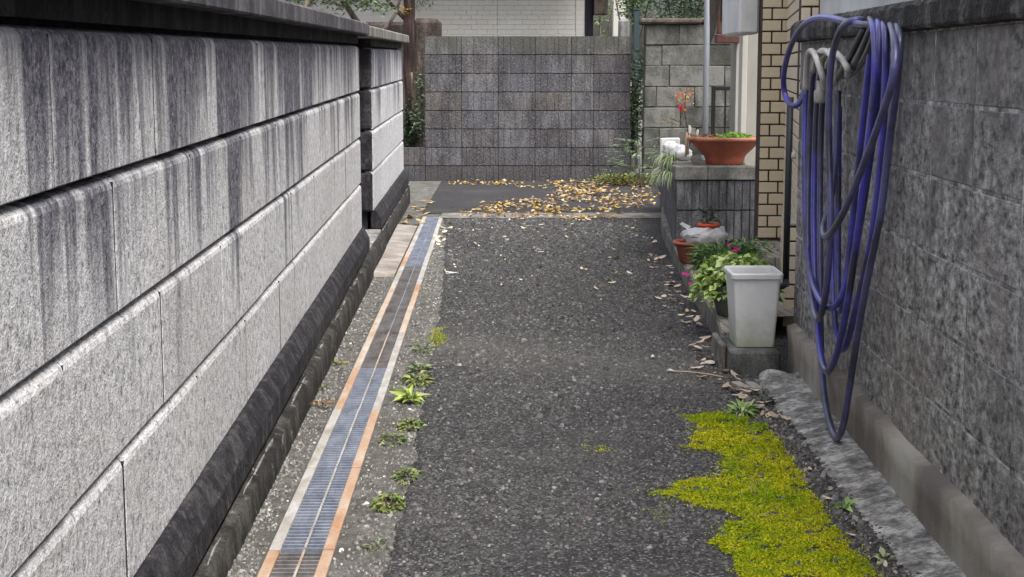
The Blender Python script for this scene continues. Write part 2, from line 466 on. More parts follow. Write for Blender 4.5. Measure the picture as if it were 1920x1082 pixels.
class MB:
    def __init__(s):
        s.V = []; s.F = []
    def add(s, V, F):
        k = len(s.V)
        s.V += [tuple(v) for v in V]
        s.F += [tuple(i + k for i in f) for f in F]
        return s
    def box(s, x0, x1, y0, y1, z0, z1, c=0.0):
        if c <= 0:
            V = [(x, y, z) for x in (x0, x1) for y in (y0, y1) for z in (z0, z1)]
            F = [(0, 1, 3, 2), (4, 6, 7, 5), (0, 4, 5, 1), (2, 3, 7, 6), (0, 2, 6, 4), (1, 5, 7, 3)]
            return s.add(V, F)
        bm = bmesh.new()
        bmesh.ops.create_cube(bm, size=1.0)
        for v in bm.verts:
            v.co = Vector(((x0 + x1) / 2 + v.co.x * (x1 - x0), (y0 + y1) / 2 + v.co.y * (y1 - y0), (z0 + z1) / 2 + v.co.z * (z1 - z0)))
        bmesh.ops.bevel(bm, geom=bm.edges[:], offset=c, segments=1, affect='EDGES')
        bm.verts.index_update()
        s.add([v.co[:] for v in bm.verts], [[v.index for v in f.verts] for f in bm.faces])
        bm.free()
        return s
    def prism(s, prof, x0, x1, inset=None, cut=0.005):
        """profile in (y,z) drawn along x; inset(profile) gives the chamfered end profile"""
        secs = [(x0, prof), (x1, prof)]
        if inset:
            e = inset(prof)
            secs = [(x0, e), (x0 + cut, prof), (x1 - cut, prof), (x1, e)]
        n = len(prof)
        V = [(x, p[0], p[1]) for x, pr in secs for p in pr]
        F = []
        for i in range(len(secs) - 1):
            for j in range(n):
                a = i * n + j; b = i * n + (j + 1) % n
                F.append((a, b, b + n, a + n))
        F.append(tuple(range(n))); F.append(tuple(range((len(secs) - 1) * n, len(secs) * n)))
        return s.add(V, F)
    def extr(s, poly, z0, z1):
        n = len(poly)
        V = [(p[0], p[1], z0) for p in poly] + [(p[0], p[1], z1) for p in poly]
        F = [(j, (j + 1) % n, (j + 1) % n + n, j + n) for j in range(n)]
        F += [tuple(range(n)), tuple(range(n, 2 * n))]
        return s.add(V, F)
    def tube(s, pts, r, n=8, cap=True):
        pts = [Vector(p) for p in pts]
        rr = r if isinstance(r, (list, tuple)) else [r] * len(pts)
        up = Vector((0.3, 0.2, 1)).normalized()
        V = []; F = []
        for i, p in enumerate(pts):
            t = (pts[min(i + 1, len(pts) - 1)] - pts[max(i - 1, 0)]).normalized()
            side = up - t * up.dot(t)
            if side.length < 1e-4:
                side = Vector((1, 0, 0)) - t * t.x
            side.normalize(); up = side
            q = t.cross(side)
            for j in range(n):
                a = 2 * math.pi * j / n
                V.append(p + (side * math.cos(a) + q * math.sin(a)) * rr[i])
        for i in range(len(pts) - 1):
            for j in range(n):
                F.append((i * n + j, i * n + (j + 1) % n, (i + 1) * n + (j + 1) % n, (i + 1) * n + j))
        if cap:
            F.append(tuple(range(n))); F.append(tuple(range((len(pts) - 1) * n, len(pts) * n)))
        return s.add(V, F)
    def lathe(s, prof, n=32, c=(0, 0, 0)):
        V = [(c[0] + r * math.cos(2 * math.pi * j / n), c[1] + r * math.sin(2 * math.pi * j / n), c[2] + z) for r, z in prof for j in range(n)]
        F = [(i * n + j, i * n + (j + 1) % n, (i + 1) * n + (j + 1) % n, (i + 1) * n + j) for i in range(len(prof) - 1) for j in range(n)]
        return s.add(V, F)
    def mesh(s, name, smooth=False):
        return mesh(name, s.V, s.F, smooth)
    def build(s, name, mat, parent=None, smooth=False, **kw):
        return obj(name, s.mesh(name, smooth), mat, parent, **kw)

def smooth_path(pts, sub=6):
    P = [Vector(p) for p in pts]
    out = []
    for i in range(len(P) - 1):
        p0 = P[max(i - 1, 0)]; p1 = P[i]; p2 = P[i + 1]; p3 = P[min(i + 2, len(P) - 1)]
        for k in range(sub):
            t = k / sub
            out.append(0.5 * ((2 * p1) + (p2 - p0) * t + (2 * p0 - 5 * p1 + 4 * p2 - p3) * t * t + (3 * p1 - p0 - 3 * p2 + p3) * t ** 3))
    out.append(P[-1])
    return out

def roughen(me, amp, freq=8.0, seed=0.0, lock=None):
    for v in me.vertices:
        if lock and lock(v.co):
            continue
        d = mnoise.noise_vector(Vector(v.co) * freq + Vector((seed, seed * 1.7, seed * 0.3)))
        v.co += d * amp
    return me

def poly_mesh_np(name, V, F, col=None, mat=None, smooth=False):
    """fast mesh from arrays: F is (n,3) or (n,4); col is per vertex"""
    V = np.asarray(V, np.float32); F = np.asarray(F, np.int32)
    me = bpy.data.meshes.new(name)
    me.vertices.add(len(V)); me.vertices.foreach_set('co', V.ravel())
    k = F.shape[1]
    me.loops.add(F.size); me.loops.foreach_set('vertex_index', F.ravel())
    me.polygons.add(len(F))
    me.polygons.foreach_set('loop_start', np.arange(0, F.size, k, dtype=np.int32))
    me.update(calc_edges=True)
    if smooth:
        me.polygons.foreach_set('use_smooth', np.ones(len(F), bool))
    if col is not None:
        a = me.color_attributes.new('Col', 'FLOAT_COLOR', 'POINT')
        c4 = np.ones((len(V), 4), np.float32); c4[:, :3] = col
        a.data.foreach_set('color', c4.ravel())
    if mat:
        me.materials.append(MT[mat])
    return me

def unit(a):
    return a / np.maximum(np.linalg.norm(a, axis=1, keepdims=True), 1e-6)

def leaf_arrays(P, D, L, W, fold=0.25, droop=0.15, up=None):
    """six-vertex folded leaves: base, two shoulders left/right, tip, with a raised mid"""
    n = len(P)
    D = unit(D)
    if up is None:
        up = np.tile(np.array([[0, 0, 1.0]]), (n, 1)) + rng.normal(0, 0.35, (n, 3))
    Sd = unit(np.cross(D, up)); N = unit(np.cross(Sd, D))
    L = np.asarray(L).reshape(-1, 1) * np.ones((n, 1)); W = np.asarray(W).reshape(-1, 1) * np.ones((n, 1))
    b = P
    ml = P + D * L * 0.45 + Sd * W * 0.5 + N * W * fold
    mr = P + D * L * 0.45 - Sd * W * 0.5 + N * W * fold
    mc = P + D * L * 0.5 - N * L * droop * 0.15
    t = P + D * L - N * L * droop
    V = np.stack([b, ml, mc, mr, t], 1).reshape(-1, 3)
    i = np.arange(n)[:, None] * 5
    F = np.concatenate([i + np.array([[0, 2, 1]]), i + np.array([[1, 2, 4]]), i + np.array([[0, 3, 2]]), i + np.array([[2, 3, 4]])], 0)
    return V, F

def leaf_mesh(name, P, D, L, W, pal, mat='foliage', fold=0.25, droop=0.15, jit=0.25, up=None):
    V, F = leaf_arrays(P, D, L, W, fold, droop, up)
    pal = np.array(pal)
    c = pal[rng.integers(0, len(pal), len(P))] * rng.uniform(1 - jit, 1 + jit, (len(P), 1))
    return poly_mesh_np(name, V, F, np.repeat(c, 5, 0), mat)

def rand_dirs(n, zlo=-0.4, zhi=0.8):
    a = rng.uniform(0, 2 * math.pi, n); z = rng.uniform(zlo, zhi, n)
    r = np.sqrt(np.maximum(0, 1 - z * z))
    return np.stack([r * np.cos(a), r * np.sin(a), z], 1)

def inside(pts, poly):
    x, y = pts[:, 0], pts[:, 1]
    r = np.zeros(len(pts), bool)
    j = len(poly) - 1
    for i in range(len(poly)):
        xi, yi = poly[i]; xj, yj = poly[j]
        c = ((yi > y) != (yj > y)) & (x < (xj - xi) * (y - yi) / (yj - yi + 1e-12) + xi)
        r ^= c; j = i
    return r

def nz(x, y, f, s=0.0):
    return mnoise.noise(Vector((x * f + s, y * f - s, s)))

# ================================================================== GROUND
GL = lambda y: -0.584 - 0.0128 * y        # outer edges of the drain
GR = lambda y: -0.413 - 0.0129 * y
Y0, Y1 = -3.0, 12.985
B = 160
V = [(-B, -B, 0), (B, -B, 0), (B, B, 0), (-B, B, 0), (GL(Y0), Y0, 0), (GR(Y0), Y0, 0), (GR(Y1), Y1, 0), (GL(Y1), Y1, 0)]
F = [(0, 1, 5, 4), (1, 2, 6, 5), (2, 3, 7, 6), (3, 0, 4, 7)]
obj('ground', mesh('ground', V, F), 'cement_ground', kind='structure')

ASPH_L = [(-4, -0.30), (3.0, -0.30), (3.7, -0.305), (4.6, -0.30), (5.3, -0.318), (6.4, -0.335), (7.4, -0.35), (8.4, -0.375), (10, -0.43), (11.5, -0.49), (12.9, -0.555)]
def asph_left(y):
    for (a, xa), (b, xb) in zip(ASPH_L, ASPH_L[1:]):
        if a <= y <= b:
            return xa + (xb - xa) * (y - a) / (b - a)
    return ASPH_L[-1][1]
mb = MB()
ys = np.arange(-4, 12.86, 0.04)
V = []; F = []
for i, y in enumerate(ys):
    xl = asph_left(y) + 0.028 * nz(0, y, 5.0) + 0.014 * nz(3, y, 22.0)
    V += [(xl - 0.012, y, 0.0005), (xl, y, 0.008), (1.9, y, 0.008)]
    if i:
        a = 3 * i
        F += [(a - 3, a - 2, a + 1, a), (a - 2, a - 1, a + 2, a + 1)]
obj('driveway', mesh('driveway', V, F), 'asphalt', kind='structure')
mb = MB()
V = []; F = []
for i, x in enumerate(np.arange(-0.60, 2.4, 0.05)):
    V += [(x, 12.86 + 0.012 * nz(x, 0, 9), 0.0095), (x, 13.32 + 0.02 * nz(x, 4, 6), 0.0095)]
    if i:
        a = 2 * i; F.append((a - 2, a, a + 1, a - 1))
obj('kerb_strip', mesh('kerb_strip', V, F), 'kerb_concrete', kind='structure')
V = []; F = []
for i, x in enumerate(np.arange(-0.78, 4.0, 0.05)):
    V += [(x, 13.30 + 0.03 * nz(x, 2, 5), 0.005), (x, 17.3, 0.005)]
    if i:
        a = 2 * i; F.append((a - 2, a, a + 1, a - 1))
obj('far_pavement', mesh('far_pavement', V, F), 'far_asphalt', kind='structure')
# smooth repair slab between the drain and the left wall
V = []; F = []
for i, y in enumerate(np.arange(9.25, 12.2, 0.1)):
    xa = -0.6203 - 0.0231 * y; xb = GL(y) - 0.006
    for t in (0, 0.25, 0.5, 0.75, 1):
        V.append((xa + (xb - xa) * t, y + 0.03 * nz(t * 3, y, 3), 0.016 + 0.012 * (1 - t) + 0.004 * nz(t, y, 7)))
    if i:
        for j in range(4):
            a = 5 * i + j; F.append((a - 5, a - 4, a + 1, a))
V2 = [(v[0], V[0][1] - 0.01, 0.0) for v in V[:5]]
k0 = len(V); V += V2
for j in range(4):
    F.append((k0 + j, k0 + j + 1, j + 1, j))
obj('repair_slab', mesh('repair_slab', V, F, True), 'smooth_patch', kind='structure')
# drain channel under the grates
mb = MB()
V = []; F = []
for y in (Y0, Y1):
    l, r = GL(y) + 0.012, GR(y) - 0.012
    V += [(l, y, -0.012), (l, y, -0.2), (r, y, -0.2), (r, y, -0.012)]
F = [(0, 1, 5, 4), (1, 2, 6, 5), (2, 3, 7, 6), (4, 5, 6, 7)]
obj('drain_channel', mesh('drain_channel', V, F), 'joint_dark', kind='structure')
obj('drain_water', mesh('drain_water', [(GL(Y0) + .013, Y0, -.09), (GR(Y0) - .013, Y0, -.09), (GR(Y1) - .013, Y1, -.09), (GL(Y1) + .013, Y1, -.09)], [(0, 1, 2, 3)]), 'ditch_water', kind='structure')

# loose stone chips of the coarse asphalt surface
def chips(name, P, size, cols, mat='stone_chips', flat=(0.35, 0.7), z0=0.008):
    n = len(P)
    ang = rng.uniform(0, 6.283, n)
    k = 5
    a = ang[:, None] + np.arange(k)[None, :] * (6.283 / k) + rng.normal(0, 0.25, (n, k))
    r = size[:, None] * rng.uniform(0.6, 1.15, (n, k))
    el = rng.uniform(0.55, 1.0, n)[:, None]
    ca, sa = np.cos(ang)[:, None], np.sin(ang)[:, None]
    lx = r * np.cos(a); ly = r * np.sin(a) * el
    x = P[:, :1] + lx * ca - ly * sa; y = P[:, 1:2] + lx * sa + ly * ca
    h = size * rng.uniform(flat[0], flat[1], n)
    base = np.stack([x, y, np.full_like(x, z0 - 0.0015)], 2)
    tx = P[:, :1] + (x - P[:, :1]) * 0.62 + rng.normal(0, 0.12, (n, 1)) * size[:, None]
    ty = P[:, 1:2] + (y - P[:, 1:2]) * 0.62 + rng.normal(0, 0.12, (n, 1)) * size[:, None]
    tz = z0 + h[:, None] * rng.uniform(0.75, 1.1, (n, k))
    top = np.stack([tx, ty, tz], 2)
    V = np.concatenate([base, top], 1).reshape(-1, 3)
    i = np.arange(n)[:, None] * 10
    F = []
    for j in range(k):
        q = (j + 1) % k
        F += [i + np.array([[j, q, k + q]]), i + np.array([[j, k + q, k + j]])]
    F += [i + np.array([[k, k + 1, k + 2]]), i + np.array([[k, k + 2, k + 3]]), i + np.array([[k, k + 3, k + 4]])]
    F = np.concatenate(F, 0)
    return obj(name, poly_mesh_np(name, V, F, np.repeat(cols, 10, 0), mat), kind='stuff')

n = 100000
t = rng.uniform(0, 1, n) ** 1.5
py = 3.3 + 9.5 * t
px = rng.uniform(-0.55, 1.12, n)
dens = np.array([0.45 + 1.0 * nz(x, y, 1.7) + 0.4 * nz(x, y, 9.0, 5) for x, y in zip(px, py)])
keep = (px > np.array([asph_left(y) for y in py]) + 0.01) & (rng.uniform(0, 1, n) < np.clip(dens + 0.35, 0.15, 1)) & ~((py > 6.2) & (px > 0.86 + 0.03 * (py - 6.2)))
px, py = px[keep], py[keep]
size = rng.gamma(3.2, 0.00098, len(px)) + 0.0014
size *= 0.95 + 0.07 * py
g = rng.gamma(2.4, 0.036, len(px)) + 0.026
g = np.where(rng.uniform(0, 1, len(px)) < 0.03, g + rng.uniform(0.10, 0.28, len(px)), g)
bandd = np.abs(py + 0.55 * px - 6.72)
g = g + 0.035 * np.clip(1 - bandd / 0.7, 0, 1)
cols = 0.66 * g[:, None] * np.array([[1.0, 0.98, 0.97]]) * (1 + rng.normal(0, 0.04, (len(px), 3)))
chips('asphalt_chips', np.stack([px, py], 1), size, cols)['label'] = 'coarse dark stone chips bound into the asphalt drive'
# grit on the cement beside the drain and below the walls
n = 9000
py = 3.2 + 8 * rng.uniform(0, 1, n) ** 1.6
side = rng.uniform(0, 1, n)
px = np.where(side < 0.5, -0.63 - 0.0231 * py + rng.uniform(0, 1, n) ** 1.5 * (0.036 + 0.0103 * py), 0)
gr = -0.413 - 0.0129 * py
al = np.array([asph_left(y) for y in py])
px = np.where(side >= 0.5, gr + 0.004 + rng.uniform(0, 1, n) * (al - gr + 0.02), px)
ok = ~((side < 0.5) & (py > 9.2))
px, py = px[ok], py[ok]
size = rng.gamma(3.0, 0.0011, len(px)) + 0.0014
g = rng.gamma(2.5, 0.055, len(px)) + 0.05
chips('grit', np.stack([px, py], 1), size, g[:, None] * np.array([[1.0, 0.97, 0.90]]), z0=0.001)['label'] = 'small pale grit lying on the cement beside the drain'
# rubble crumbs between moss and the sloped concrete
n = 2200
py = rng.uniform(3.3, 6.0, n)
px = 0.935 + rng.normal(0, 0.024, n)
size = rng.gamma(1.6, 0.0024, n) + 0.0016
g = rng.gamma(1.6, 0.06, n) + 0.025
chips('rubble', np.stack([px, py], 1), size, g[:, None] * np.array([[1.0, 0.96, 0.9]]), z0=0.009, flat=(0.4, 0.9))['label'] = 'broken concrete crumbs along the foot of the sloped concrete'

# ================================================================== DRAIN GRATES
PITCH = 0.832
g_left = ['rusty', 'galvanised', 'galvanised', 'rusty', 'rust_pale', 'rust_pale', 'rust_pale', 'galvanised', 'rusty', 'galvanised', 'galvanised', 'galvanised']
g_right = ['rusty', 'rusty', 'rusty', 'galvanised', 'galvanised', 'rust_pale', 'rusty', 'galvanised', 'galvanised', 'galvanised', 'galvanised', 'galvanised']
g_bar = ['bar_brown', 'bar_steel', 'bar_steel', 'bar_steel', 'bar_brown', 'bar_brown', 'bar_brown', 'bar_brown', 'bar_steel', 'bar_steel', 'bar_steel', 'bar_steel']
g_lab = ['brown stained steel drain grate nearest the camera, both rails rusty',
         'steel drain grate with pale left rail and orange right rail, second from the camera',
         'steel drain grate with grey left rail and orange right rail, third from the camera',
         'steel drain grate with orange left rail and grey right rail beside the bright weed',
         'brown barred drain grate with a pale rusty left rail beside the small moss tuft',
         'brown barred drain grate with pale rusty rails, sixth from the camera',
         'dull brown drain grate with orange right rail, seventh from the camera',
         'dull brown drain grate with grey rails, eighth from the camera',
         'blue grey drain grate with a rusty left rail beside the smooth repair slab',
         'blue grey drain grate beside the smooth slab, third from the far end',
         'blue grey drain grate beside yellow leaves, second from the far end',
         'blue grey drain grate at the far end of the drain by the kerb strip']
slope_g = math.atan(0.01285)
bar_cache = {}
for k in range(12):
    y0 = 3.895 - PITCH + PITCH * k + 0.0
    if k == 11:
        y1 = Y1
    else:
        y1 = y0 + PITCH
    L = y1 - y0
    if L < 0.2:
        continue
    cx = (GL(y0) + GR(y0)) / 2; half = (GR(y0) - GL(y0)) / 2
    t = thing('drain_grate', g_lab[k], 'drain grate', (cx, y0, 0.0015 * ((k * 7) % 3)), slope_g, 'steel grates along the drain')
    MB().box(-half, -half + 0.030, 0.003, L - 0.003, -0.03, 0.006, 0.0015).build('rail', g_left[k], t)
    MB().box(half - 0.030, half, 0.003, L - 0.003, -0.03, 0.006, 0.0015).build('rail', g_right[k], t)
    mb = MB()
    nb = int(L / 0.0305)
    for j in range(nb):
        yy = 0.018 + j * 0.0305
        mb.box(-half + 0.0305, half - 0.0305, yy, yy + 0.0075, -0.022, 0.0022)
    o = mb.build('crossbar', g_bar[k], t); o['kind'] = 'stuff'
    if k < 5:
        MB().tube([(0.008, 0.006, 0.0062), (0.008, L - 0.006, 0.0062)], 0.0036, 6).build('centre_rod', 'galvanised' if k in (1, 2, 3) else 'rust_pale', t)
    else:
        MB().tube([(0.008, 0.006, 0.004), (0.008, L - 0.006, 0.004)], 0.0026, 6).build('centre_rod', 'bar_steel', t)

# ================================================================== LEFT WALL
def frame(origin, xdir):
    x = Vector(xdir).normalized()
    y = Vector((0, 0, 1)).cross(x).normalized()
    z = x.cross(y)
    M = Matrix((x, y, z)).transposed().to_4x4()
    M.translation = Vector(origin)
    return M

HB = 0.277
def left_profile(h, d):
    """pale block: flat face, sloped and rounded top edge; y grows into the wall"""
    top = h - 0.013
    return [(d + 0.055, 0.0), (d + 0.001, 0.0), (d, 0.002), (d, top - 0.022), (d + 0.003, top - 0.012), (d + 0.010, top - 0.004), (d + 0.024, top), (d + 0.055, top + 0.004)]
def left_wall(name, label, ya, yb, base, face, joints, nb_rows=4, pale_cap=False, close=False, org=-0.6203, dx=-0.0231, rise=0.0093, cap_from=None):
    ca = ya if cap_from is None else cap_from
    M = frame((org, 0, 0), (dx, 1, rise))
    t = thing(name, label, 'wall', matrix=M)
    MB().box(ya + 0.01, yb - 0.01, face + 0.045, face + 0.17, -0.1, base + HB * nb_rows + 0.005).build('core', 'joint_dark', t)
    cache = {}
    for r in range(nb_rows):
        z = base + HB * r
        xs = [ya] + [q for q in joints(r) if ya + 0.08 < q < yb - 0.08] + [yb]
        for a, b in zip(xs, xs[1:]):
            key = round(b - a, 3)
            if key not in cache:
                h = HB
                ins = lambda p: [(y + 0.0015 if i in (1, 2, 3, 4, 5, 6) else y, zz - (0.003 if i > 3 else 0)) for i, (y, zz) in enumerate(p)]
                cache[key] = MB().prism(left_profile(h, face), 0.0036, key - 0.0036, ins, 0.002).mesh('block')
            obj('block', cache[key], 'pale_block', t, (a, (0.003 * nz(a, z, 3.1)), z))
            if a > ya + 0.01:
                if 'joint' not in cache:
                    cache['joint'] = MB().box(-0.0045, 0.0045, face + 0.0007, face + 0.03, 0.003, HB - 0.024).mesh('joint')
                obj('joint', cache['joint'], 'joint_dark', t, (a, 0, z))
        if close:      # the rounded end towards the camera, and the far end
            pass
    # neck and coping stones
    top = base + HB * nb_rows
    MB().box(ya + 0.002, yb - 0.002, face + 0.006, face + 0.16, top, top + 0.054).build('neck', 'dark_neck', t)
    n = max(1, round((yb - ca) / 1.8))
    step = (yb - ca + 0.03) / n
    for i in range(n):
        a = ca - 0.015 + i * step
        prof = [(face - 0.058, top + 0.052), (face - 0.062, top + 0.058), (face - 0.062, top + 0.112), (face - 0.052, top + 0.121), (face + 0.09, top + 0.140), (face + 0.235, top + 0.121), (face + 0.235, top + 0.052)]
        mb = MB(); mb.prism(prof, a + 0.001, a + step - 0.001)
        mb.build('coping_stone', 'pale_coping' if pale_cap else 'dark_coping', t)
    # plinth, mortar ledge, foundation
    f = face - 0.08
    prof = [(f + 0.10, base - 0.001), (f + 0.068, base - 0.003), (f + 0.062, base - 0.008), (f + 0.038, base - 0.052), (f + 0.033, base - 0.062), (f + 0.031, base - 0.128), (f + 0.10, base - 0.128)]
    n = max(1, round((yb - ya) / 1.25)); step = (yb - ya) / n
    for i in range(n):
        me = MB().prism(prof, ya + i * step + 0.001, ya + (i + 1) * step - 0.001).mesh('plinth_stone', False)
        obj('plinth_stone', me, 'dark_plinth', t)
    return t, f
J0, LB = 2.58, 0.82
left_joints = lambda r: [J0 + (0.41 if r % 2 == 0 else 0.0) + LB * k for k in range(-7, 12)]
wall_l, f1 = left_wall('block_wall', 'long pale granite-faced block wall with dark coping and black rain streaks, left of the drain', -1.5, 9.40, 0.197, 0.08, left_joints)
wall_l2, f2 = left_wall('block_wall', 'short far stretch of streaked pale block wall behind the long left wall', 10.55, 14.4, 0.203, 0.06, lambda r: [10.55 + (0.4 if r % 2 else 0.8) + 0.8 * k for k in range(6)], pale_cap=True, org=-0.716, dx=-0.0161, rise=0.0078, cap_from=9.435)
# camera-facing end blocks of the far stretch stay part of it: a dark end pier with rounded corner
mb = MB()
for r in range(4):
    z = 0.197 + HB * r
    mb.box(10.505, 10.549, 0.064, 0.24, z, z + HB - 0.013, 0.012)
mb.build('end_pier', 'dark_plinth', wall_l2)

def foundation_strip(name, parent, ya, yb, y_face, ztop, zbot, mat, ledge=0.03, amp=0.006, side=1, seed=0.0, led_mat=None):
    """rough cast footing: face grid with an uneven top ledge; y grows into the wall when side=1"""
    V = []; F = []
    rows = [0.0, 0.25, 0.5, 0.75, 1.0]
    xs = np.arange(ya, yb + 0.001, 0.035)
    for i, x in enumerate(xs):
        zt = ztop + 0.012 * nz(x, seed, 1.3) + 0.003 * nz(x, seed, 3.1)
        for q in rows:
            V.append((x, y_face + side * (amp * nz(x, q * 0.35 + seed, 1.1) + (0.006 if q == 1.0 else 0)), zbot + (zt - zbot) * q))
        V.append((x, y_face + side * ledge, zt + 0.012 + 0.003 * nz(x, seed + 3, 2.0)))
        if i:
            k = 6 * i
            for j in range(5):
                F.append((k - 6 + j, k + j, k + j + 1, k - 5 + j))
    o = obj(name, mesh(name, V, F, True), mat, parent)
    return o
foundation_strip('footing', wall_l, -1.5, 10.55, 0.0, 0.197 - 0.150, -0.22, 'dark_foundation', 0.034, seed=1.0)
MB().box(9.40, 10.50, 0.03, 0.40, -0.15, 0.062, 0.006).build('threshold', 'mortar_pale', wall_l)
foundation_strip('footing', wall_l2, 10.50, 14.42, 0.0, 0.197 - 0.150, -0.22, 'dark_foundation', 0.04, seed=5.0)
# broken pale mortar fillet along the ledge between plinth and footing
for w_, ya, yb, yf, seed in ((wall_l, 2.5, 9.4, 0.010, 0), (wall_l2, 10.56, 14.4, -0.002, 9)):
    mb = MB(); x = ya
    while x < yb:
        L = random.uniform(0.05, 0.32)
        if random.random() < 0.5:
            s = random.uniform(0.3, 0.75)
            mb.tube([(x + L * q / 4, yf + 0.012 + 0.004 * nz(x, q, 3), 0.197 - 0.146 + 0.010 * nz(x + L * q / 4, 1.0 + seed * 0, 3.0)) for q in range(5)], [0.004 * s, 0.008 * s, 0.009 * s, 0.008 * s, 0.003 * s], 6)
        x += L + random.uniform(0, 0.05)
    o = mb.build('mortar_fillet', 'mortar_pale', w_); o['kind'] = 'stuff'

# ================================================================== RIGHT WALL
MR = frame((1.02, 0, 0), (0.0207, 1, 0))
wall_r = thing('block_wall', 'rough dark grey block wall with sooty coping, on the right under the hose', 'wall', matrix=MR)
RA, RB_ = -1.2, 6.42
HR = 0.199
MB().box(RA, RB_ - 0.012, -0.165, -0.0325, -0.1, 0.16 + HR * 6).build('joint_bed', 'joint_grey', wall_r)
rj = [3.80 + 0.41 * k for k in range(-12, 7)]
xs = [RA] + [q for q in rj if RA + 0.1 < q < RB_ - 0.1] + [RB_]
cache = {}
for r in range(6):
    z = 0.16 + HR * r
    for a, b in zip(xs, xs[1:]):
        var = random.randint(0, 3)
        key = (round(b - a, 3), var)
        if key not in cache:
            L = key[0]
            mb = MB()
            mb.prism([(-0.09, 0.003), (-0.034, 0.003), (-0.030, 0.007), (-0.030, HR - 0.008), (-0.034, HR - 0.004), (-0.09, HR - 0.004)], 0.0035, L - 0.0035,
                     lambda p: [(y - 0.005 if y > -0.08 else y, zz) for y, zz in p], 0.006)
            cache[key] = mb.mesh('block')
        obj('block', cache[key], 'rough_block', wall_r, (a, 0.003 * nz(a, z, 7), z))
# coping stones with chipped arrises
def rough_coping(x0, x1, seed):
    V = []; F = []
    prof = [(-0.04, 1.352), (0.006, 1.356), (0.012, 1.366), (0.012, 1.395), (0.008, 1.420), (-0.006, 1.436), (-0.05, 1.443), (-0.12, 1.446), (-0.20, 1.436), (-0.20, 1.352)]
    n = len(prof)
    xs = np.linspace(x0, x1, max(4, int((x1 - x0) / 0.035)))
    for i, x in enumerate(xs):
        e = 0.6 if i in (0, len(xs) - 1) else 0
        for j, (y, z) in enumerate(prof):
            amp = 0.0045 if 2 <= j <= 7 else 0.0015
            V.append((x, y + amp * nz(x, z * 3 + seed, 14) - e * 0.006 * (j in (1, 2, 3, 4, 5)), z + amp * 1.3 * nz(x, z * 5 - seed, 17) - e * 0.004 * (j in (4, 5, 6, 7))))
        if i:
            k = n * i
            for j in range(n):
                F.append((k - n + j, k + j, k + (j + 1) % n, k - n + (j + 1) % n))
    F += [tuple(range(n)), tuple(range(n * (len(xs) - 1), n * len(xs)))]
    return mesh('coping_stone', V, F)
ce = [RA, -0.6, 0.0, 0.6, 1.2, 1.8, 2.42, 3.04, 3.64, 4.24, 4.84, 5.44, 6.03, RB_ + 0.03]
for i, (a, b) in enumerate(zip(ce, ce[1:])):
    obj('coping_stone', rough_coping(a + 0.002, b - 0.002, i * 3.3), 'right_coping', wall_r)
o = foundation_strip('footing', wall_r, RA, RB_ - 0.06, 0.0, 0.182, -0.1, 'right_plaster', -0.034, 0.007, 1, seed=2.5)
MB().box(RB_ - 0.10, RB_ - 0.065, -0.16, -0.006, -0.1, 0.175).build('footing_end', 'right_plaster', wall_r)
# sloped rough concrete at its foot
V = []; F = []
ysn = np.arange(-1.0, 6.14, 0.05); tt = np.linspace(0, 1, 8)
for i, y in enumerate(ysn):
    xa = 0.962 + 0.016 * nz(0, y, 3.0) + 0.010 * nz(2, y, 13.0); xb = 1.026 + 0.0207 * y
    for t in tt:
        V.append((xa + (xb - xa) * t, y + 0.02 * nz(t * 4, y, 4), 0.004 + 0.034 * t ** 0.8 + 0.005 * nz(xa + t * 0.2, y, 7) * (t > 0) + 0.009 * nz(t * 0.5, y, 2.2) * (t > 0)))
    if i:
        for j in range(7):
            a = 8 * i + j; F.append((a - 8, a - 7, a + 1, a))
obj('concrete_haunch', mesh('concrete_haunch', V, F, True), 'haunch', kind='structure')

# ================================================================== BACK SCREEN WALL
YB = 17.19
wall_b = thing('screen_wall', 'mottled purple grey block screen wall with vertical grooves closing the far end', 'wall', (0, YB, 0))
def grooved(wd, ht, grooves, gw=0.006, dep=0.0055, thick=0.1):
    """plan outline with square grooves cut into the camera-facing side (y=0 front)"""
    P = [(0.0022, thick), (0.0022, 0.003), (0.005, 0)]
    for g_ in grooves:
        P += [(g_ - gw / 2, 0), (g_ - gw / 2 + 0.001, dep), (g_ + gw / 2 - 0.001, dep), (g_ + gw / 2, 0)]
    P += [(wd - 0.005, 0), (wd - 0.0022, 0.003), (wd - 0.0022, thick)]
    return MB().extr(P, 0.0035, ht - 0.0050).mesh('block')
GS = [[.065, .185, .26, .335], [.06, .135, .27, .345], [.13, .215, .26, .35], [.05, .165, .235, .31, .37]]
CX = [-0.961, -0.557, -0.153, 0.254, 0.654, 0.900, 1.309]
HS = 0.2033
cache = {}
for r in range(8):
    for i in range(6):
        wd = CX[i + 1] - CX[i]
        var = random.randint(0, 3)
        key = (round(wd, 3), var)
        if key not in cache:
            cache[key] = grooved(wd, HS, [q * wd / 0.4 for q in GS[var]] if wd > 0.3 else [q for q in (0.05, 0.15, 0.21)])
        obj('block', cache[key], 'screen_block', wall_b, (CX[i], 0.003 * random.uniform(-1, 1), -0.03 + HS * r))
for r in range(2):
    for i in range(3):
        key = (0.32, i % 4)
        if key not in cache:
            cache[key] = grooved(0.32, HS, [0.07, 0.13, 0.2, 0.26])
        obj('block', cache[key], 'screen_block', wall_b, (-0.961 - 0.32 * (i + 1), 0.004, -0.03 + HS * r))
MB().box(-0.957, 1.305, 0.016, 0.094, -0.05, 1.585).build('joint_bed', 'joint_dark', wall_b)
MB().box(-1.915, -0.966, 0.018, 0.094, -0.05, 0.37).build('joint_bed', 'joint_dark', wall_b)

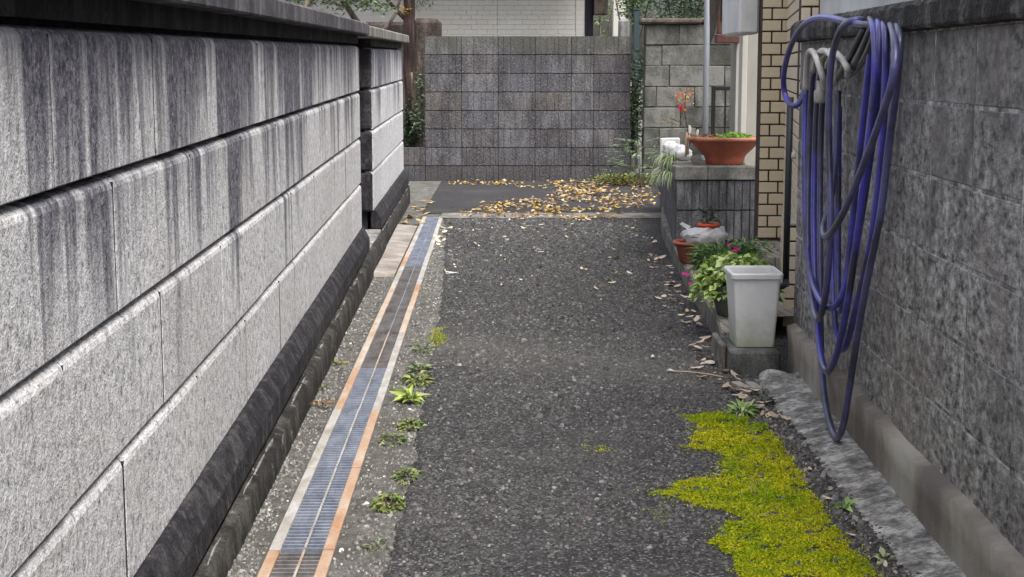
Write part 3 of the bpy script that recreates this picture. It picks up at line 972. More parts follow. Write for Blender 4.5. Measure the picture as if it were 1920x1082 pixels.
# ================================================================== OLD STONE WALL, RIGHT BACK
wall_s = thing('stone_wall', 'old cracked grey stone wall behind the steel pole', 'wall', (0, 16.9, 0))
HO = 0.2225
row_j = [[1.44, 1.80, 2.35, 2.9, 3.4], [1.44, 1.62, 2.12, 2.66, 3.3], [1.44, 1.70, 2.3, 2.8, 3.3], [1.435, 1.56, 1.98, 2.42, 3.0], [1.43, 1.83, 2.37, 2.9], [1.43, 1.60, 2.0, 2.5, 3.0], [1.43, 1.68, 2.16, 2.7, 3.1], [1.43, 1.9, 2.45, 3.0]]
for r in range(8):
    z1 = 1.715 - HO * r
    for a, b in zip(row_j[r], row_j[r][1:]):
        bm = bmesh.new()
        me = MB().box(a + 0.004, b - 0.004, random.uniform(-0.006, 0.006), 0.25, z1 - HO + 0.003, z1 - 0.003, 0.007).mesh('stone')
        roughen(me, 0.010, 5.0, r * 2.2 + a)
        obj('stone', me, 'old_stone', wall_s)
        bm.free()
MB().box(1.45, 3.38, 0.014, 0.24, -0.05, 1.70).build('joint_bed', 'old_stone', wall_s)
mb = MB()
for i in range(3):
    a = 1.38 + i * 0.68
    me = MB().box(a, a + 0.672, -0.06, 0.30, 1.712, 1.775, 0.02).mesh('cap_stone')
    roughen(me, 0.012, 4.0, i * 1.9)
    obj('cap_stone', me, 'old_stone_cap', wall_s)

# ================================================================== RIGHT HOUSE (tile-clad corner, canopy, window)
house = thing('house', 'cream house front with tile-clad corner, render pillar and brown window, right of the planter', 'house', (0, 0, 0))
TP = 0.0693
# pier of cream tiles facing the camera
MB().box(1.500, 1.72, 9.405, 9.55, 0.0, 3.2).build('wall', 'tile_joint', house)
tile_a = {}
def tile(wd, dep=0.011):
    key = round(wd, 3)
    if key not in tile_a:
        tile_a[key] = MB().box(0, wd, 0, dep, 0, TP - 0.0095, 0.0018).mesh('tile')
    return tile_a[key]
for k in range(-20, 14):
    z = 1.604 + TP * k + 0.0045
    if k % 2 == 0:
        segs = [(1.503, 1.612), (1.6225, 1.652)]
    else:
        segs = [(1.503, 1.553), (1.5635, 1.652)]
    for a, b in segs:
        obj('tile', tile(b - a), 'cream_tile', house, (a, 9.397, z))
# skewed return of the corner and its front face
MS = frame((1.370, 7.40, 0), (0.139, 0.990, 0))
ret = obj('return_wall', MB().box(0.004, 2.02, -0.12, -0.006, 0.0, 3.2).mesh('return_wall'), 'tile_joint', house)
ret.matrix_local = MS
seg_side = [0.0, 0.5, 1.0, 1.5, 2.02]
side_me = MB().box(0.0, 0.498, -0.006, 0.005, 0.0, TP - 0.0095, 0.0018).mesh('tile')
for k in range(-20, 14):
    z = 1.604 + TP * k + 0.0045
    for q in range(4):
        obj('tile', side_me, 'cream_tile', ret, (0.002 + 0.505 * q, 0, z))
for k in range(-6, 14):
    z = 1.604 + TP * k + 0.0045
    for a, b in ([(1.366, 1.443)] if k % 2 else [(1.366, 1.405), (1.414, 1.443)]):
        obj('tile', tile(b - a), 'cream_tile', house, (a, 7.39, z))
MB().box(1.374, 1.47, 7.4005, 7.52, 1.1, 3.2).build('wall', 'tile_joint', house)
# pale plaster flank behind the right wall
MB().box(1.447, 1.60, -1.5, 7.385, 0.0, 3.2).build('plaster_wall', 'plaster_grey', house)
# low tile plinth at the corner with a pale top
MP = frame((1.300, 7.33, 0), (0.139, 0.990, 0))
low = obj('low_plinth', MB().box(0.006, 0.56, -0.060, -0.008, 0.0, 0.505).mesh('low_plinth'), 'tile_joint', house)
low.matrix_local = MP
fr_me = MB().box(-0.004, 0.006, -0.063, 0.0, 0.0, TP - 0.0095, 0.0015).mesh('tile')
sd_me = MB().box(0.008, 0.278, -0.008, 0.002, 0.0, TP - 0.0095, 0.0015).mesh('tile')
tp_me = MB().box(0.0, 0.135, -0.066, 0.003, 0.0, 0.012, 0.002).mesh('top_tile')
for k in range(7):
    z = 0.02 + TP * k
    obj('tile', fr_me, 'cream_tile', low, (0, 0, z))
    for q in range(2):
        obj('tile', sd_me, 'cream_tile', low, (0.279 * q, 0, z))
for q in range(4):
    obj('top_tile', tp_me, 'cream_render', low, (-0.004 + 0.141 * q, 0, 0.5065))
# render pillar, canopy and soffit
MB().box(1.549, 1.70, 10.35, 10.5, 0.0, 3.0).build('pillar', 'cream_render', house)
MB().box(1.512, 1.5485, 10.28, 10.42, 0.2, 1.47, 0.004).build('pillar_strip', 'white_paint', house)
me = MB().box(1.374, 1.4985, 9.50, 10.27, 1.452, 2.6, 0.015).mesh('canopy')
obj('canopy', me, 'plaster_grey', house)
wf = MB().box(1.522, 1.66, 11.6, 11.68, 1.50, 2.5, 0.004).build('window', 'wood_red', house)
MB().box(1.545, 1.568, 11.59, 11.60, 1.60, 2.5).build('pane', 'dark_glass', wf)
MB().box(1.59, 1.62, 11.586, 11.60, 1.60, 2.5).build('pane', 'dark_glass', wf)
MB().box(1.51, 1.68, 11.55, 11.70, 1.43, 1.495, 0.004).build('window_sill', 'wood_red', wf)
MB().box(1.665, 2.6, 11.6, 11.9, 0.0, 3.0).build('back_wall', 'cream_render', house)
# doorstep
MB().box(1.43, 1.63, 8.55, 9.39, 0.0, 0.205, 0.004).build('doorstep', 'mosaic', house)
# black downpipe at the corner
dp = thing('downpipe', 'thin black downpipe between the tiled corner and the right wall', 'pipe', (1.238, 6.93, 0))
MB().tube([(0, 0, 0.27), (0, 0, 0.7), (0, 0, 1.12)], 0.015, 10).build('pipe', 'black_pipe', dp, True)
MB().tube([(-0.10, -0.1, 0.285), (-0.03, -0.1, 0.285), (0.0, -0.03, 0.285), (0, 0, 0.30)], 0.014, 8).build('branch_pipe', 'black_pipe', dp, True)
MB().lathe([(0.0, 0.02), (0.009, 0.018), (0.011, 0.0), (0.011, -0.012), (0.0, -0.012)], 12, (0.018, -0.02, 0.86)).build('white_cap', 'white_paint', dp, True)

# ================================================================== KERB LEDGE AND STEP BLOCK
KP = [(0.905, 6.62), (0.940, 7.0), (0.958, 7.5), (0.985, 8.36), (1.020, 9.3), (1.060, 10.2), (1.114, 11.3), (1.20, 12.4), (1.33, 13.6), (1.46, 15.0), (1.585, 16.4)]
kp = [Vector((x, y, 0)) for x, y in KP]
ks = smooth_path(kp, 4)
ledge = thing('kerb_ledge', 'curved low concrete kerb with small square tiles on top, right of the drive', 'kerb', (0, 0, 0))
V = []; F = []
for i, p in enumerate(ks):
    h = 0.105 + 0.003 * nz(p.x, p.y, 3) - max(0, (p.y - 10.2)) * 0.004
    V += [(p.x - 0.004, p.y, -0.02), (p.x, p.y, h - 0.008), (p.x + 0.008, p.y, h), (p.x + 0.055, p.y, h), (p.x + 0.055, p.y, -0.02)]
    if i:
        k = 5 * i
        for j in range(4):
            F.append((k - 5 + j, k + j, k + j + 1, k - 4 + j))
F += [(0, 1, 2, 3, 4), tuple(range(len(V) - 5, len(V)))]
obj('kerb', mesh('kerb', V, F), 'kerb_concrete', ledge)
V = []; F = []
sub = [p for p in ks if p.y < 9.95]
for i, p in enumerate(sub):
    V += [(p.x + 0.006, p.y, 0.1105), (1.09 if p.y < 7.1 else max(p.x + 0.3, 1.36), p.y, 0.1105), (p.x + 0.006, p.y, 0.10)]
    if i:
        k = 3 * i
        F += [(k - 3, k - 2, k + 1, k), (k - 1, k - 3, k, k + 2)]
V += [(V[0][0], V[0][1] - 0.001, 0.0), (V[1][0], V[1][1] - 0.001, 0.0)]
F.append((0, 1, len(V) - 1, len(V) - 2))
obj('tile_top', mesh('tile_top', V, F), 'mosaic', ledge)
blk = thing('step_block', 'weathered concrete block under the white bin at the front of the kerb ledge', 'concrete block', (0.995, 6.2, 0))
me = MB().box(-0.1, 0.1, 0, 0.40, -0.01, 0.103, 0.008).mesh('block'); roughen(me, 0.004, 9, 3)
obj('block', me, 'step_block', blk)
me = MB().box(-0.128, -0.103, 0.14, 0.42, -0.01, 0.112, 0.005).mesh('edge_block'); roughen(me, 0.004, 9, 5)
obj('edge_block', me, 'kerb_concrete', blk)

# ================================================================== RAISED PLANTER
plan = thing('raised_planter', 'grooved dark block planter with pale cap under the terracotta bowl', 'planter', (0, 0, 0))
PX0, PX1, PY = 1.055, 1.600, 9.9
def ribbed(wd, ht, pitch=0.0485):
    n = max(1, round(wd / pitch)); gs = [wd * (i + 0.5) / n for i in range(n)] if wd > 0.25 else [wd * i / n for i in range(1, n)]
    return grooved(wd, ht, gs, 0.008, 0.007, 0.1)
for r, (za, zb) in enumerate(((0.345, 0.537), (0.152, 0.345), (-0.01, 0.152))):
    for a, b in ((PX0, 1.252), (1.252, PX1)):
        obj('block', ribbed(b - a, zb - za), 'planter_block', plan, (a, PY, za))
MB().box(PX0 + 0.01, PX1 - 0.01, PY + 0.02, PY + 0.09, 0, 0.53).build('joint_bed', 'joint_dark', plan)
# slanting left side, capped
SX1, SY1 = 1.32, 13.6
MSd = frame((PX0, PY + 0.10, 0), (SX1 - PX0, SY1 - PY, 0))
mb = MB()
L = math.hypot(SX1 - PX0, SY1 - PY)
q = 0.0
while q < L - 0.1:
    mb.box(q + 0.003, q + 0.095, -0.1, 0.0, -0.02, 0.536); q += 0.099
sidew = mb.build('side_wall', 'planter_block', plan); sidew.matrix_local = MSd
for i in range(6):
    o = obj('cap_stone', MB().box(i * L / 6 + 0.002, (i + 1) * L / 6 - 0.002, -0.125, 0.018, 0.5375, 0.626, 0.006).mesh('cap_stone'), 'planter_cap', plan)
    o.matrix_local = MSd
for a, b in ((PX0 - 0.012, 1.252), (1.252, PX1)):
    me = MB().box(a + 0.001, b - 0.001, PY - 0.014, PY + 0.115, 0.5375, 0.626, 0.006).mesh('cap_stone')
    roughen(me, 0.002, 12, a); obj('cap_stone', me, 'planter_cap', plan)
MB().extr([(PX0 + 0.09, PY + 0.11), (PX1, PY + 0.11), (1.6, 13.6), (SX1 + 0.09, 13.6)], 0.3, 0.585).build('soil_bed', 'soil', plan)

# ================================================================== POTS AND PLANTS BY THE HOUSE
def pot_thing(name, label, cat, loc, prof, mat, rim=None, rim_mat=None, soil_r=None, soil_z=None):
    t = thing(name, label, cat, loc)
    MB().lathe(prof, 40).build('body', mat, t, True)
    if rim:
        MB().lathe(rim, 40).build('rim', rim_mat or mat, t, True)
    if soil_r:
        n = 28
        V = [(0, 0, soil_z + 0.01)] + [(soil_r * q * math.cos(6.283 * j / n), soil_r * q * math.sin(6.283 * j / n), soil_z + 0.008 * nz(q * 3 + j, q, 1.7)) for q in (0.5, 1.0) for j in range(n)]
        F = [(0, 1 + j, 1 + (j + 1) % n) for j in range(n)] + [(1 + j, 1 + n + j, 1 + n + (j + 1) % n, 1 + (j + 1) % n) for j in range(n)]
        obj('soil', mesh('soil', V, F, True), 'soil', t)
    return t
bowl = pot_thing('plant_bowl', 'wide terracotta bowl with green seedlings on the planter cap', 'planter', (1.385, 10.10, 0.6275),
    [(0.0, 0.0), (0.100, 0.0), (0.104, 0.004), (0.108, 0.030), (0.118, 0.058), (0.150, 0.092), (0.180, 0.128), (0.197, 0.152)], 'terracotta',
    [(0.192, 0.148), (0.207, 0.150), (0.213, 0.158), (0.213, 0.168), (0.207, 0.175), (0.197, 0.174), (0.190, 0.165), (0.186, 0.145)], 'terracotta_rim', 0.187, 0.155)
n = 420
a = rng.uniform(0, 6.283, n); r = np.sqrt(rng.uniform(0, 1, n))
P = np.stack([0.045 + 0.115 * r * np.cos(a), 0.0 + 0.13 * r * np.sin(a), 0.158 + 0.045 * rng.uniform(0, 1, n) * (1.2 - r)], 1)
obj('seedlings', leaf_mesh('seedlings', P, rand_dirs(n, 0.0, 0.8), rng.uniform(0.014, 0.028, n), rng.uniform(0.012, 0.02, n), [(0.17, 0.36, 0.04), (0.25, 0.45, 0.07), (0.11, 0.25, 0.03)]), None, bowl)
n = 120
P = np.stack([-0.10 + 0.07 * rng.normal(0, 0.6, n), 0.06 * rng.normal(0, 1, n), 0.160 + 0.02 * rng.uniform(0, 1, n)], 1)
_o = obj('dry_stalks', leaf_mesh('dry_stalks', P, rand_dirs(n, -0.1, 0.6), rng.uniform(0.02, 0.05, n), rng.uniform(0.006, 0.016, n), [(0.26, 0.15, 0.08), (0.36, 0.24, 0.15), (0.16, 0.10, 0.06)], 'litter'), None, bowl); _o['kind'] = 'stuff'
bowl.scale = (1.17, 1.02, 1.03)
for i, (x, y, z0, z1, mt, tilt) in enumerate(((-0.205, 0.0, 0.06, 0.235, 'stake', 0.012), (-0.190, 0.02, 0.12, 0.245, 'stake', -0.006), (-0.217, -0.01, 0.05, 0.20, 'stake_tan', 0.004), (-0.158, 0.0, 0.14, 0.218, 'stake', 0.006))):
    MB().tube([(x, y, z0), (x + tilt, y, z1 - 0.004), (x + tilt, y, z1)], [0.0062, 0.0062, 0.003], 8).build('stake', mt, bowl, True)

# hanging spider plants: strap leaves that arch and droop
def spider(name, label, loc, n, spread, parent_dirs, pal, seed):
    r_ = np.random.default_rng(seed)
    V = []; F = []; Ccol = []
    for i in range(n):
        az = r_.uniform(*parent_dirs); L = spread * r_.uniform(0.6, 1.15); wd = r_.uniform(0.005, 0.010)
        up = r_.uniform(0.5, 1.2); d = np.array([math.cos(az), math.sin(az), 0.0]); sd = np.array([-math.sin(az), math.cos(az), 0.0])
        p = np.array([r_.normal(0, 0.012), r_.normal(0, 0.012), 0.0]); an = up
        col = np.array(pal[r_.integers(0, len(pal))]) * r_.uniform(0.8, 1.15)
        k = len(V); seg = 7
        for q in range(seg + 1):
            ww = wd * (1 - (q / seg) ** 2.2) + 0.0008
            V += [p - sd * ww / 2, p + sd * ww / 2]; Ccol += [col, col * 0.92]
            p = p + (d * math.cos(an) + np.array([0, 0, 1.0]) * math.sin(an)) * L / seg
            an -= r_.uniform(0.28, 0.46)
        for q in range(seg):
            b_ = k + 2 * q; F += [(b_, b_ + 1, b_ + 3, b_ + 2)]
    t = thing(name, label, 'plant', loc)
    obj('leaves', poly_mesh_np('leaves', V, F, np.array(Ccol), 'foliage'), None, t)
    return t
PALE = [(0.58, 0.64, 0.42), (0.66, 0.70, 0.52), (0.40, 0.50, 0.22), (0.30, 0.42, 0.15)]
spider('spider_plant', 'pale striped spider plant spilling over the planter edge, upper tuft', (1.065, 10.20, 0.640), 85, 0.21, (1.9, 4.6), PALE, 1)
spider('spider_plant', 'pale striped spider plant tuft hanging lower down the planter side', (1.035, 10.14, 0.535), 75, 0.20, (1.9, 4.9), PALE, 2)
spider('spider_plant', 'pale striped spider plant behind the terracotta bowl, next to the pillar', (1.485, 10.30, 0.60), 40, 0.17, (-0.6, 3.9), PALE, 3)

# white foam pieces lying on the planter
wf_ = thing('plastic_wrap', 'crumpled white plastic wrap lying on the planter left of the terracotta bowl', 'plastic wrap', (1.165, 10.75, 0.628))
for i in range(5):
    me = MB().box(-0.05 - 0.012 * i, 0.055 - 0.012 * i, -0.30 + 0.13 * i, -0.185 + 0.13 * i, 0, 0.085 + 0.005 * i, 0.028).mesh('fold')
    bm = bmesh.new(); bm.from_mesh(me); bmesh.ops.subdivide_edges(bm, edges=bm.edges[:], cuts=2, use_grid_fill=True); bm.to_mesh(me); bm.free()
    roughen(me, 0.016, 16, i * 2.0)
    me.polygons.foreach_set('use_smooth', [True] * len(me.polygons))
    obj('fold', me, 'white_foam', wf_)
me = MB().box(-0.10, 0.04, 0.38, 0.40, 0.0, 0.125, 0.009).mesh('back_panel'); roughen(me, 0.004, 9, 2)
obj('back_panel', me, 'white_foam', wf_)

# small maple with red leaves
mp = thing('maple_sapling', 'thin sapling with orange and red autumn leaves behind the planter', 'sapling', (1.30, 11.6, 0.58))
MB().tube(smooth_path([(0, 0, 0), (0.02, 0, 0.15), (-0.01, 0, 0.32), (-0.005, 0, 0.50)], 4), 0.003, 6).build('stem', 'bark_red', mp, True)
MB().tube(smooth_path([(0.01, 0, 0.20), (-0.06, 0, 0.27), (-0.13, 0, 0.30)], 4), 0.002, 6).build('twig', 'bark_red', mp, True)
n = 60
P = np.concatenate([np.stack([rng.normal(-0.02, 0.055, n), rng.normal(0, 0.04, n), rng.uniform(0.40, 0.52, n)], 1), np.stack([rng.normal(-0.03, 0.012, 10), rng.normal(0, 0.02, 10), rng.uniform(0.34, 0.40, 10)], 1)])
zf = (P[:, 2] - 0.34) / 0.18
me = leaf_mesh('leaf_spray', P, rand_dirs(len(P), -0.6, 0.4), rng.uniform(0.022, 0.042, len(P)), rng.uniform(0.012, 0.02, len(P)), [(0.55, 0.08, 0.04), (0.58, 0.27, 0.05), (0.50, 0.36, 0.07), (0.62, 0.16, 0.05)])
obj('leaf_spray', me, None, mp, kind='stuff')
P = np.stack([rng.normal(-0.10, 0.04, 22), rng.normal(0, 0.03, 22), rng.uniform(0.24, 0.31, 22)], 1)
obj('leaf_spray', leaf_mesh('leaf_spray', P, rand_dirs(22, -0.6, 0.3), 0.035, 0.014, [(0.40, 0.20, 0.07), (0.32, 0.22, 0.08), (0.16, 0.22, 0.06)]), None, mp, kind='stuff')
P = np.stack([rng.normal(-0.035, 0.010, 5), rng.normal(0, 0.01, 5), rng.uniform(0.365, 0.40, 5)], 1)
obj('leaf_spray', leaf_mesh('leaf_spray', P, rand_dirs(5, -0.9, -0.2), 0.04, 0.022, [(0.75, 0.03, 0.05)]), None, mp, kind='stuff')

# brown bowl on the ledge
bb = pot_thing('plant_bowl', 'low red brown plastic bowl at the left corner of the kerb ledge', 'planter', (1.072, 9.05, 0.1115),
    [(0.0, 0.0), (0.080, 0.0), (0.084, 0.005), (0.098, 0.060), (0.110, 0.115)], 'brown_plastic',
    [(0.106, 0.110), (0.124, 0.112), (0.128, 0.120), (0.124, 0.130), (0.112, 0.130), (0.106, 0.118)], 'terracotta', 0.106, 0.112)
# crumpled clear bag with a red pot in it
V = []; F = []
nu, nv = 30, 12
for i in range(nv):
    zz = i / (nv - 1)
    for j in range(nu):
        a = 6.283 * j / nu
        rad = (0.085 + 0.035 * math.sin(zz * 3.1)) * (1 + 0.20 * nz(math.cos(a) * 1.5, math.sin(a) * 1.5 + zz * 2, 2.0) + 0.14 * nz(math.cos(a) * 4, math.sin(a) * 4, 1.0 + zz))
        V.append((rad * 1.12 * math.cos(a), rad * 0.8 * math.sin(a), 0.105 * zz + 0.022 * nz(a * 1.3, zz * 3, 2.0) * (zz > 0.05)))
for i in range(nv - 1):
    for j in range(nu):
        F.append((i * nu + j, i * nu + (j + 1) % nu, (i + 1) * nu + (j + 1) % nu, (i + 1) * nu + j))
bag = thing('plastic_bag', 'crumpled translucent plastic bag round the red pot above the brown bowl', 'bag', (1.125, 8.99, 0.225))
obj('bag_film', mesh('bag_film', V, F, True), 'film', bag)
V = [(-0.10, -0.03, 0.09), (-0.15, -0.035, 0.125), (-0.135, -0.02, 0.135), (-0.08, -0.01, 0.11), (-0.12, 0.01, 0.125)]
obj('handle', mesh('handle', V, [(0, 1, 2, 3), (3, 2, 4)]), 'film', bag)
rp = pot_thing('flower_pot', 'small bright red plastic pot with a dark leafy plant, inside the plastic bag', 'pot', (1.145, 8.99, 0.275),
    [(0.0, 0.0), (0.040, 0.0), (0.042, 0.003), (0.052, 0.062)], 'red_plastic', [(0.050, 0.055), (0.060, 0.056), (0.062, 0.074), (0.057, 0.077), (0.050, 0.070)], 'red_plastic', 0.05, 0.062)
n = 46
P = np.stack([rng.normal(0.0, 0.035, n), rng.normal(0, 0.03, n), 0.08 + 0.10 * rng.uniform(0, 1, n)], 1)
obj('foliage', leaf_mesh('foliage', P, rand_dirs(n, -0.3, 0.4), rng.uniform(0.03, 0.05, n), rng.uniform(0.016, 0.026, n), [(0.045, 0.09, 0.055), (0.07, 0.11, 0.07), (0.06, 0.075, 0.055)]), None, rp)
for i in range(6):
    a = i * 1.05
    MB().tube([(0, 0, 0.06), (0.02 * math.cos(a), 0.02 * math.sin(a), 0.11), (0.05 * math.cos(a), 0.05 * math.sin(a), 0.15)], 0.0018, 5).build('stem', 'bark_grey', rp)
# dark tray with low plant right behind
tr = thing('plant_tray', 'dark low plant tray between the red pot and the doorstep', 'tray', (1.33, 9.05, 0.1115))
MB().box(-0.12, 0.12, -0.07, 0.07, 0, 0.09, 0.006).build('tray', 'black_pipe', tr)
n = 60
P = np.stack([rng.uniform(-0.11, 0.11, n), rng.uniform(-0.06, 0.06, n), rng.uniform(0.09, 0.13, n)], 1)
obj('foliage', leaf_mesh('foliage', P, rand_dirs(n, -0.2, 0.7), rng.uniform(0.02, 0.04, n), rng.uniform(0.01, 0.018, n), [(0.05, 0.09, 0.045), (0.07, 0.12, 0.05)]), None, tr)

# leafy pots in front
gp = pot_thing('plant_pot', 'grey pot of pale green rounded leaves behind the white bin', 'potted plant', (1.035, 7.12, 0.1115),
    [(0.0, 0.0), (0.075, 0.0), (0.080, 0.005), (0.098, 0.07), (0.112, 0.13)], 'grey_plastic', [(0.108, 0.125), (0.120, 0.127), (0.122, 0.142), (0.110, 0.143)], 'grey_plastic', 0.108, 0.125)
n = 950
a = rng.uniform(0, 6.283, n); r = np.sqrt(rng.uniform(0, 1, n))
rx = 0.195
P = np.stack([rx * r * np.cos(a) + 0.005, 0.16 * r * np.sin(a), 0.10 + 0.15 * rng.uniform(0, 1, n) ** 0.6 * np.sqrt(np.maximum(0, 1.08 - r * r)) + 0.03], 1)
P[:, 2] -= 0.06 * np.maximum(0, r - 0.7) / 0.3
D = np.stack([np.cos(a), np.sin(a), rng.uniform(-0.5, 0.25, n)], 1) + rng.normal(0, 0.4, (n, 3))
obj('foliage', leaf_mesh('foliage', P, D, rng.uniform(0.026, 0.046, n), rng.uniform(0.022, 0.036, n), [(0.36, 0.50, 0.13), (0.45, 0.58, 0.20), (0.24, 0.38, 0.08), (0.52, 0.62, 0.28), (0.15, 0.27, 0.055)], fold=0.10, droop=0.25), None, gp)
for i in range(16):
    a = i * 0.81
    MB().tube([(0.02 * math.cos(a), 0.02 * math.sin(a), 0.12), (0.09 * math.cos(a), 0.08 * math.sin(a), 0.2), (0.14 * math.cos(a), 0.12 * math.sin(a), 0.19)], 0.0022, 5).build('stem', 'bark_grey', gp)
gp2 = pot_thing('plant_pot', 'bushy pot of narrow grassy green leaves with a pink flower, behind the pale leafy pot', 'potted plant', (1.055, 7.85, 0.1115),
    [(0.0, 0.0), (0.07, 0.0), (0.075, 0.005), (0.09, 0.06), (0.10, 0.11)], 'brown_plastic', [(0.098, 0.105), (0.108, 0.107), (0.109, 0.118), (0.10, 0.12)], 'brown_plastic', 0.098, 0.105)
n = 520
a = rng.uniform(0, 6.283, n); r = np.sqrt(rng.uniform(0, 1, n))
P = np.stack([0.13 * r * np.cos(a) + 0.02, 0.12 * r * np.sin(a), 0.11 + 0.10 * rng.uniform(0, 1, n)], 1)
D = np.stack([np.cos(a) * r, np.sin(a) * r, rng.uniform(0.2, 1.2, n)], 1) + rng.normal(0, 0.25, (n, 3))
obj('foliage', leaf_mesh('foliage', P, D, rng.uniform(0.05, 0.10, n), rng.uniform(0.006, 0.012, n), [(0.10, 0.20, 0.06), (0.16, 0.29, 0.10), (0.22, 0.36, 0.14), (0.07, 0.14, 0.05)], droop=0.4), None, gp2)
def blossom(parent, c, s):
    mb = MB()
    for i in range(5):
        a = i * 1.257
        mb.add([(c[0], c[1], c[2]), (c[0] + s * math.cos(a - .5), c[1] + s * 0.6 * math.sin(a - .5), c[2] + s * math.sin(a - .5) * .8), (c[0] + 1.25 * s * math.cos(a), c[1] - s * .2, c[2] + 1.25 * s * math.sin(a) * .8), (c[0] + s * math.cos(a + .5), c[1] + s * 0.6 * math.sin(a + .5), c[2] + s * math.sin(a + .5) * .8)], [(0, 1, 2, 3)])
    mb.build('blossom', 'petal', parent)
blossom(gp2, (0.075, -0.11, 0.235), 0.016); blossom(gp2, (0.04, -0.09, 0.255), 0.009); blossom(gp2, (0.05, -0.11, 0.225), 0.008)
# two trailing stems with pink flowers leaning out over the kerb
for q, (x, z) in enumerate(((-0.165, 0.10), (-0.150, 0.055), (-0.185, 0.105))):
    MB().tube(smooth_path([(-0.05, -0.02, 0.13), (-0.11, -0.05, 0.15), (x, -0.06, z)], 3), 0.0014, 5).build('stem', 'bark_grey', gp2)
    blossom(gp2, (x, -0.065, z), 0.010)
# shrubby small-leaved plant to the right, against the tile plinth
sp_ = thing('leafy_plant', 'dark green small-leaved plant against the low tile plinth', 'plant', (1.23, 7.75, 0.112))
n = 260
P = np.stack([rng.normal(0, 0.06, n), rng.normal(0, 0.05, n), 0.02 + 0.26 * rng.uniform(0, 1, n) ** 0.8], 1)
obj('foliage', leaf_mesh('foliage', P, rand_dirs(n, -0.3, 0.7), rng.uniform(0.02, 0.05, n), rng.uniform(0.010, 0.018, n), [(0.11, 0.22, 0.05), (0.18, 0.31, 0.08), (0.07, 0.14, 0.04)]), None, sp_)
MB().tube([(0, 0, 0), (0.01, 0, 0.12), (0, 0.01, 0.24)], 0.005, 6).build('stem', 'bark_grey', sp_)

# ================================================================== WHITE BIN
def rrect(hx, hy, r, n=5):
    P = []
    for (sx, sy, a0) in ((1, 1, 0), (-1, 1, 90), (-1, -1, 180), (1, -1, 270)):
        for i in range(n):
            a = R(a0 + 90 * i / (n - 1))
            P.append((sx * (hx - r) + r * math.cos(a), sy * (hy - r) + r * math.sin(a)))
    return P
def loft(secs):
    V = []; F = []
    n = len(secs[0][0])
    for P, z in secs:
        V += [(p[0], p[1], z) for p in P]
    for i in range(len(secs) - 1):
        for j in range(n):
            F.append((i * n + j, i * n + (j + 1) % n, (i + 1) * n + (j + 1) % n, (i + 1) * n + j))
    return V, F
bn = thing('waste_bin', 'tall empty white plastic bin standing on the concrete block', 'bin', (1.006, 6.400, 0.1045))
V, F = loft([(rrect(0.074, 0.098, 0.012), 0.0), (rrect(0.079, 0.104, 0.013), 0.003), (rrect(0.098, 0.126, 0.018), 0.292)])
F.append(tuple(range(20)))
obj('body', mesh('body', V, F, False), 'bin_plastic', bn)
V, F = loft([(rrect(0.0985, 0.1265, 0.018), 0.286), (rrect(0.106, 0.135, 0.022), 0.289), (rrect(0.1075, 0.1365, 0.022), 0.306), (rrect(0.104, 0.133, 0.021), 0.312), (rrect(0.098, 0.127, 0.019), 0.312), (rrect(0.096, 0.124, 0.018), 0.304)])
obj('rim', mesh('rim', V, F, False), 'bin_plastic', bn)
V, F = loft([(rrect(0.096, 0.124, 0.018), 0.304), (rrect(0.074, 0.099, 0.013), 0.006)])
F.append(tuple(range(20, 40)))
obj('inner_wall', mesh('inner_wall', V, F, False), 'bin_plastic', bn)

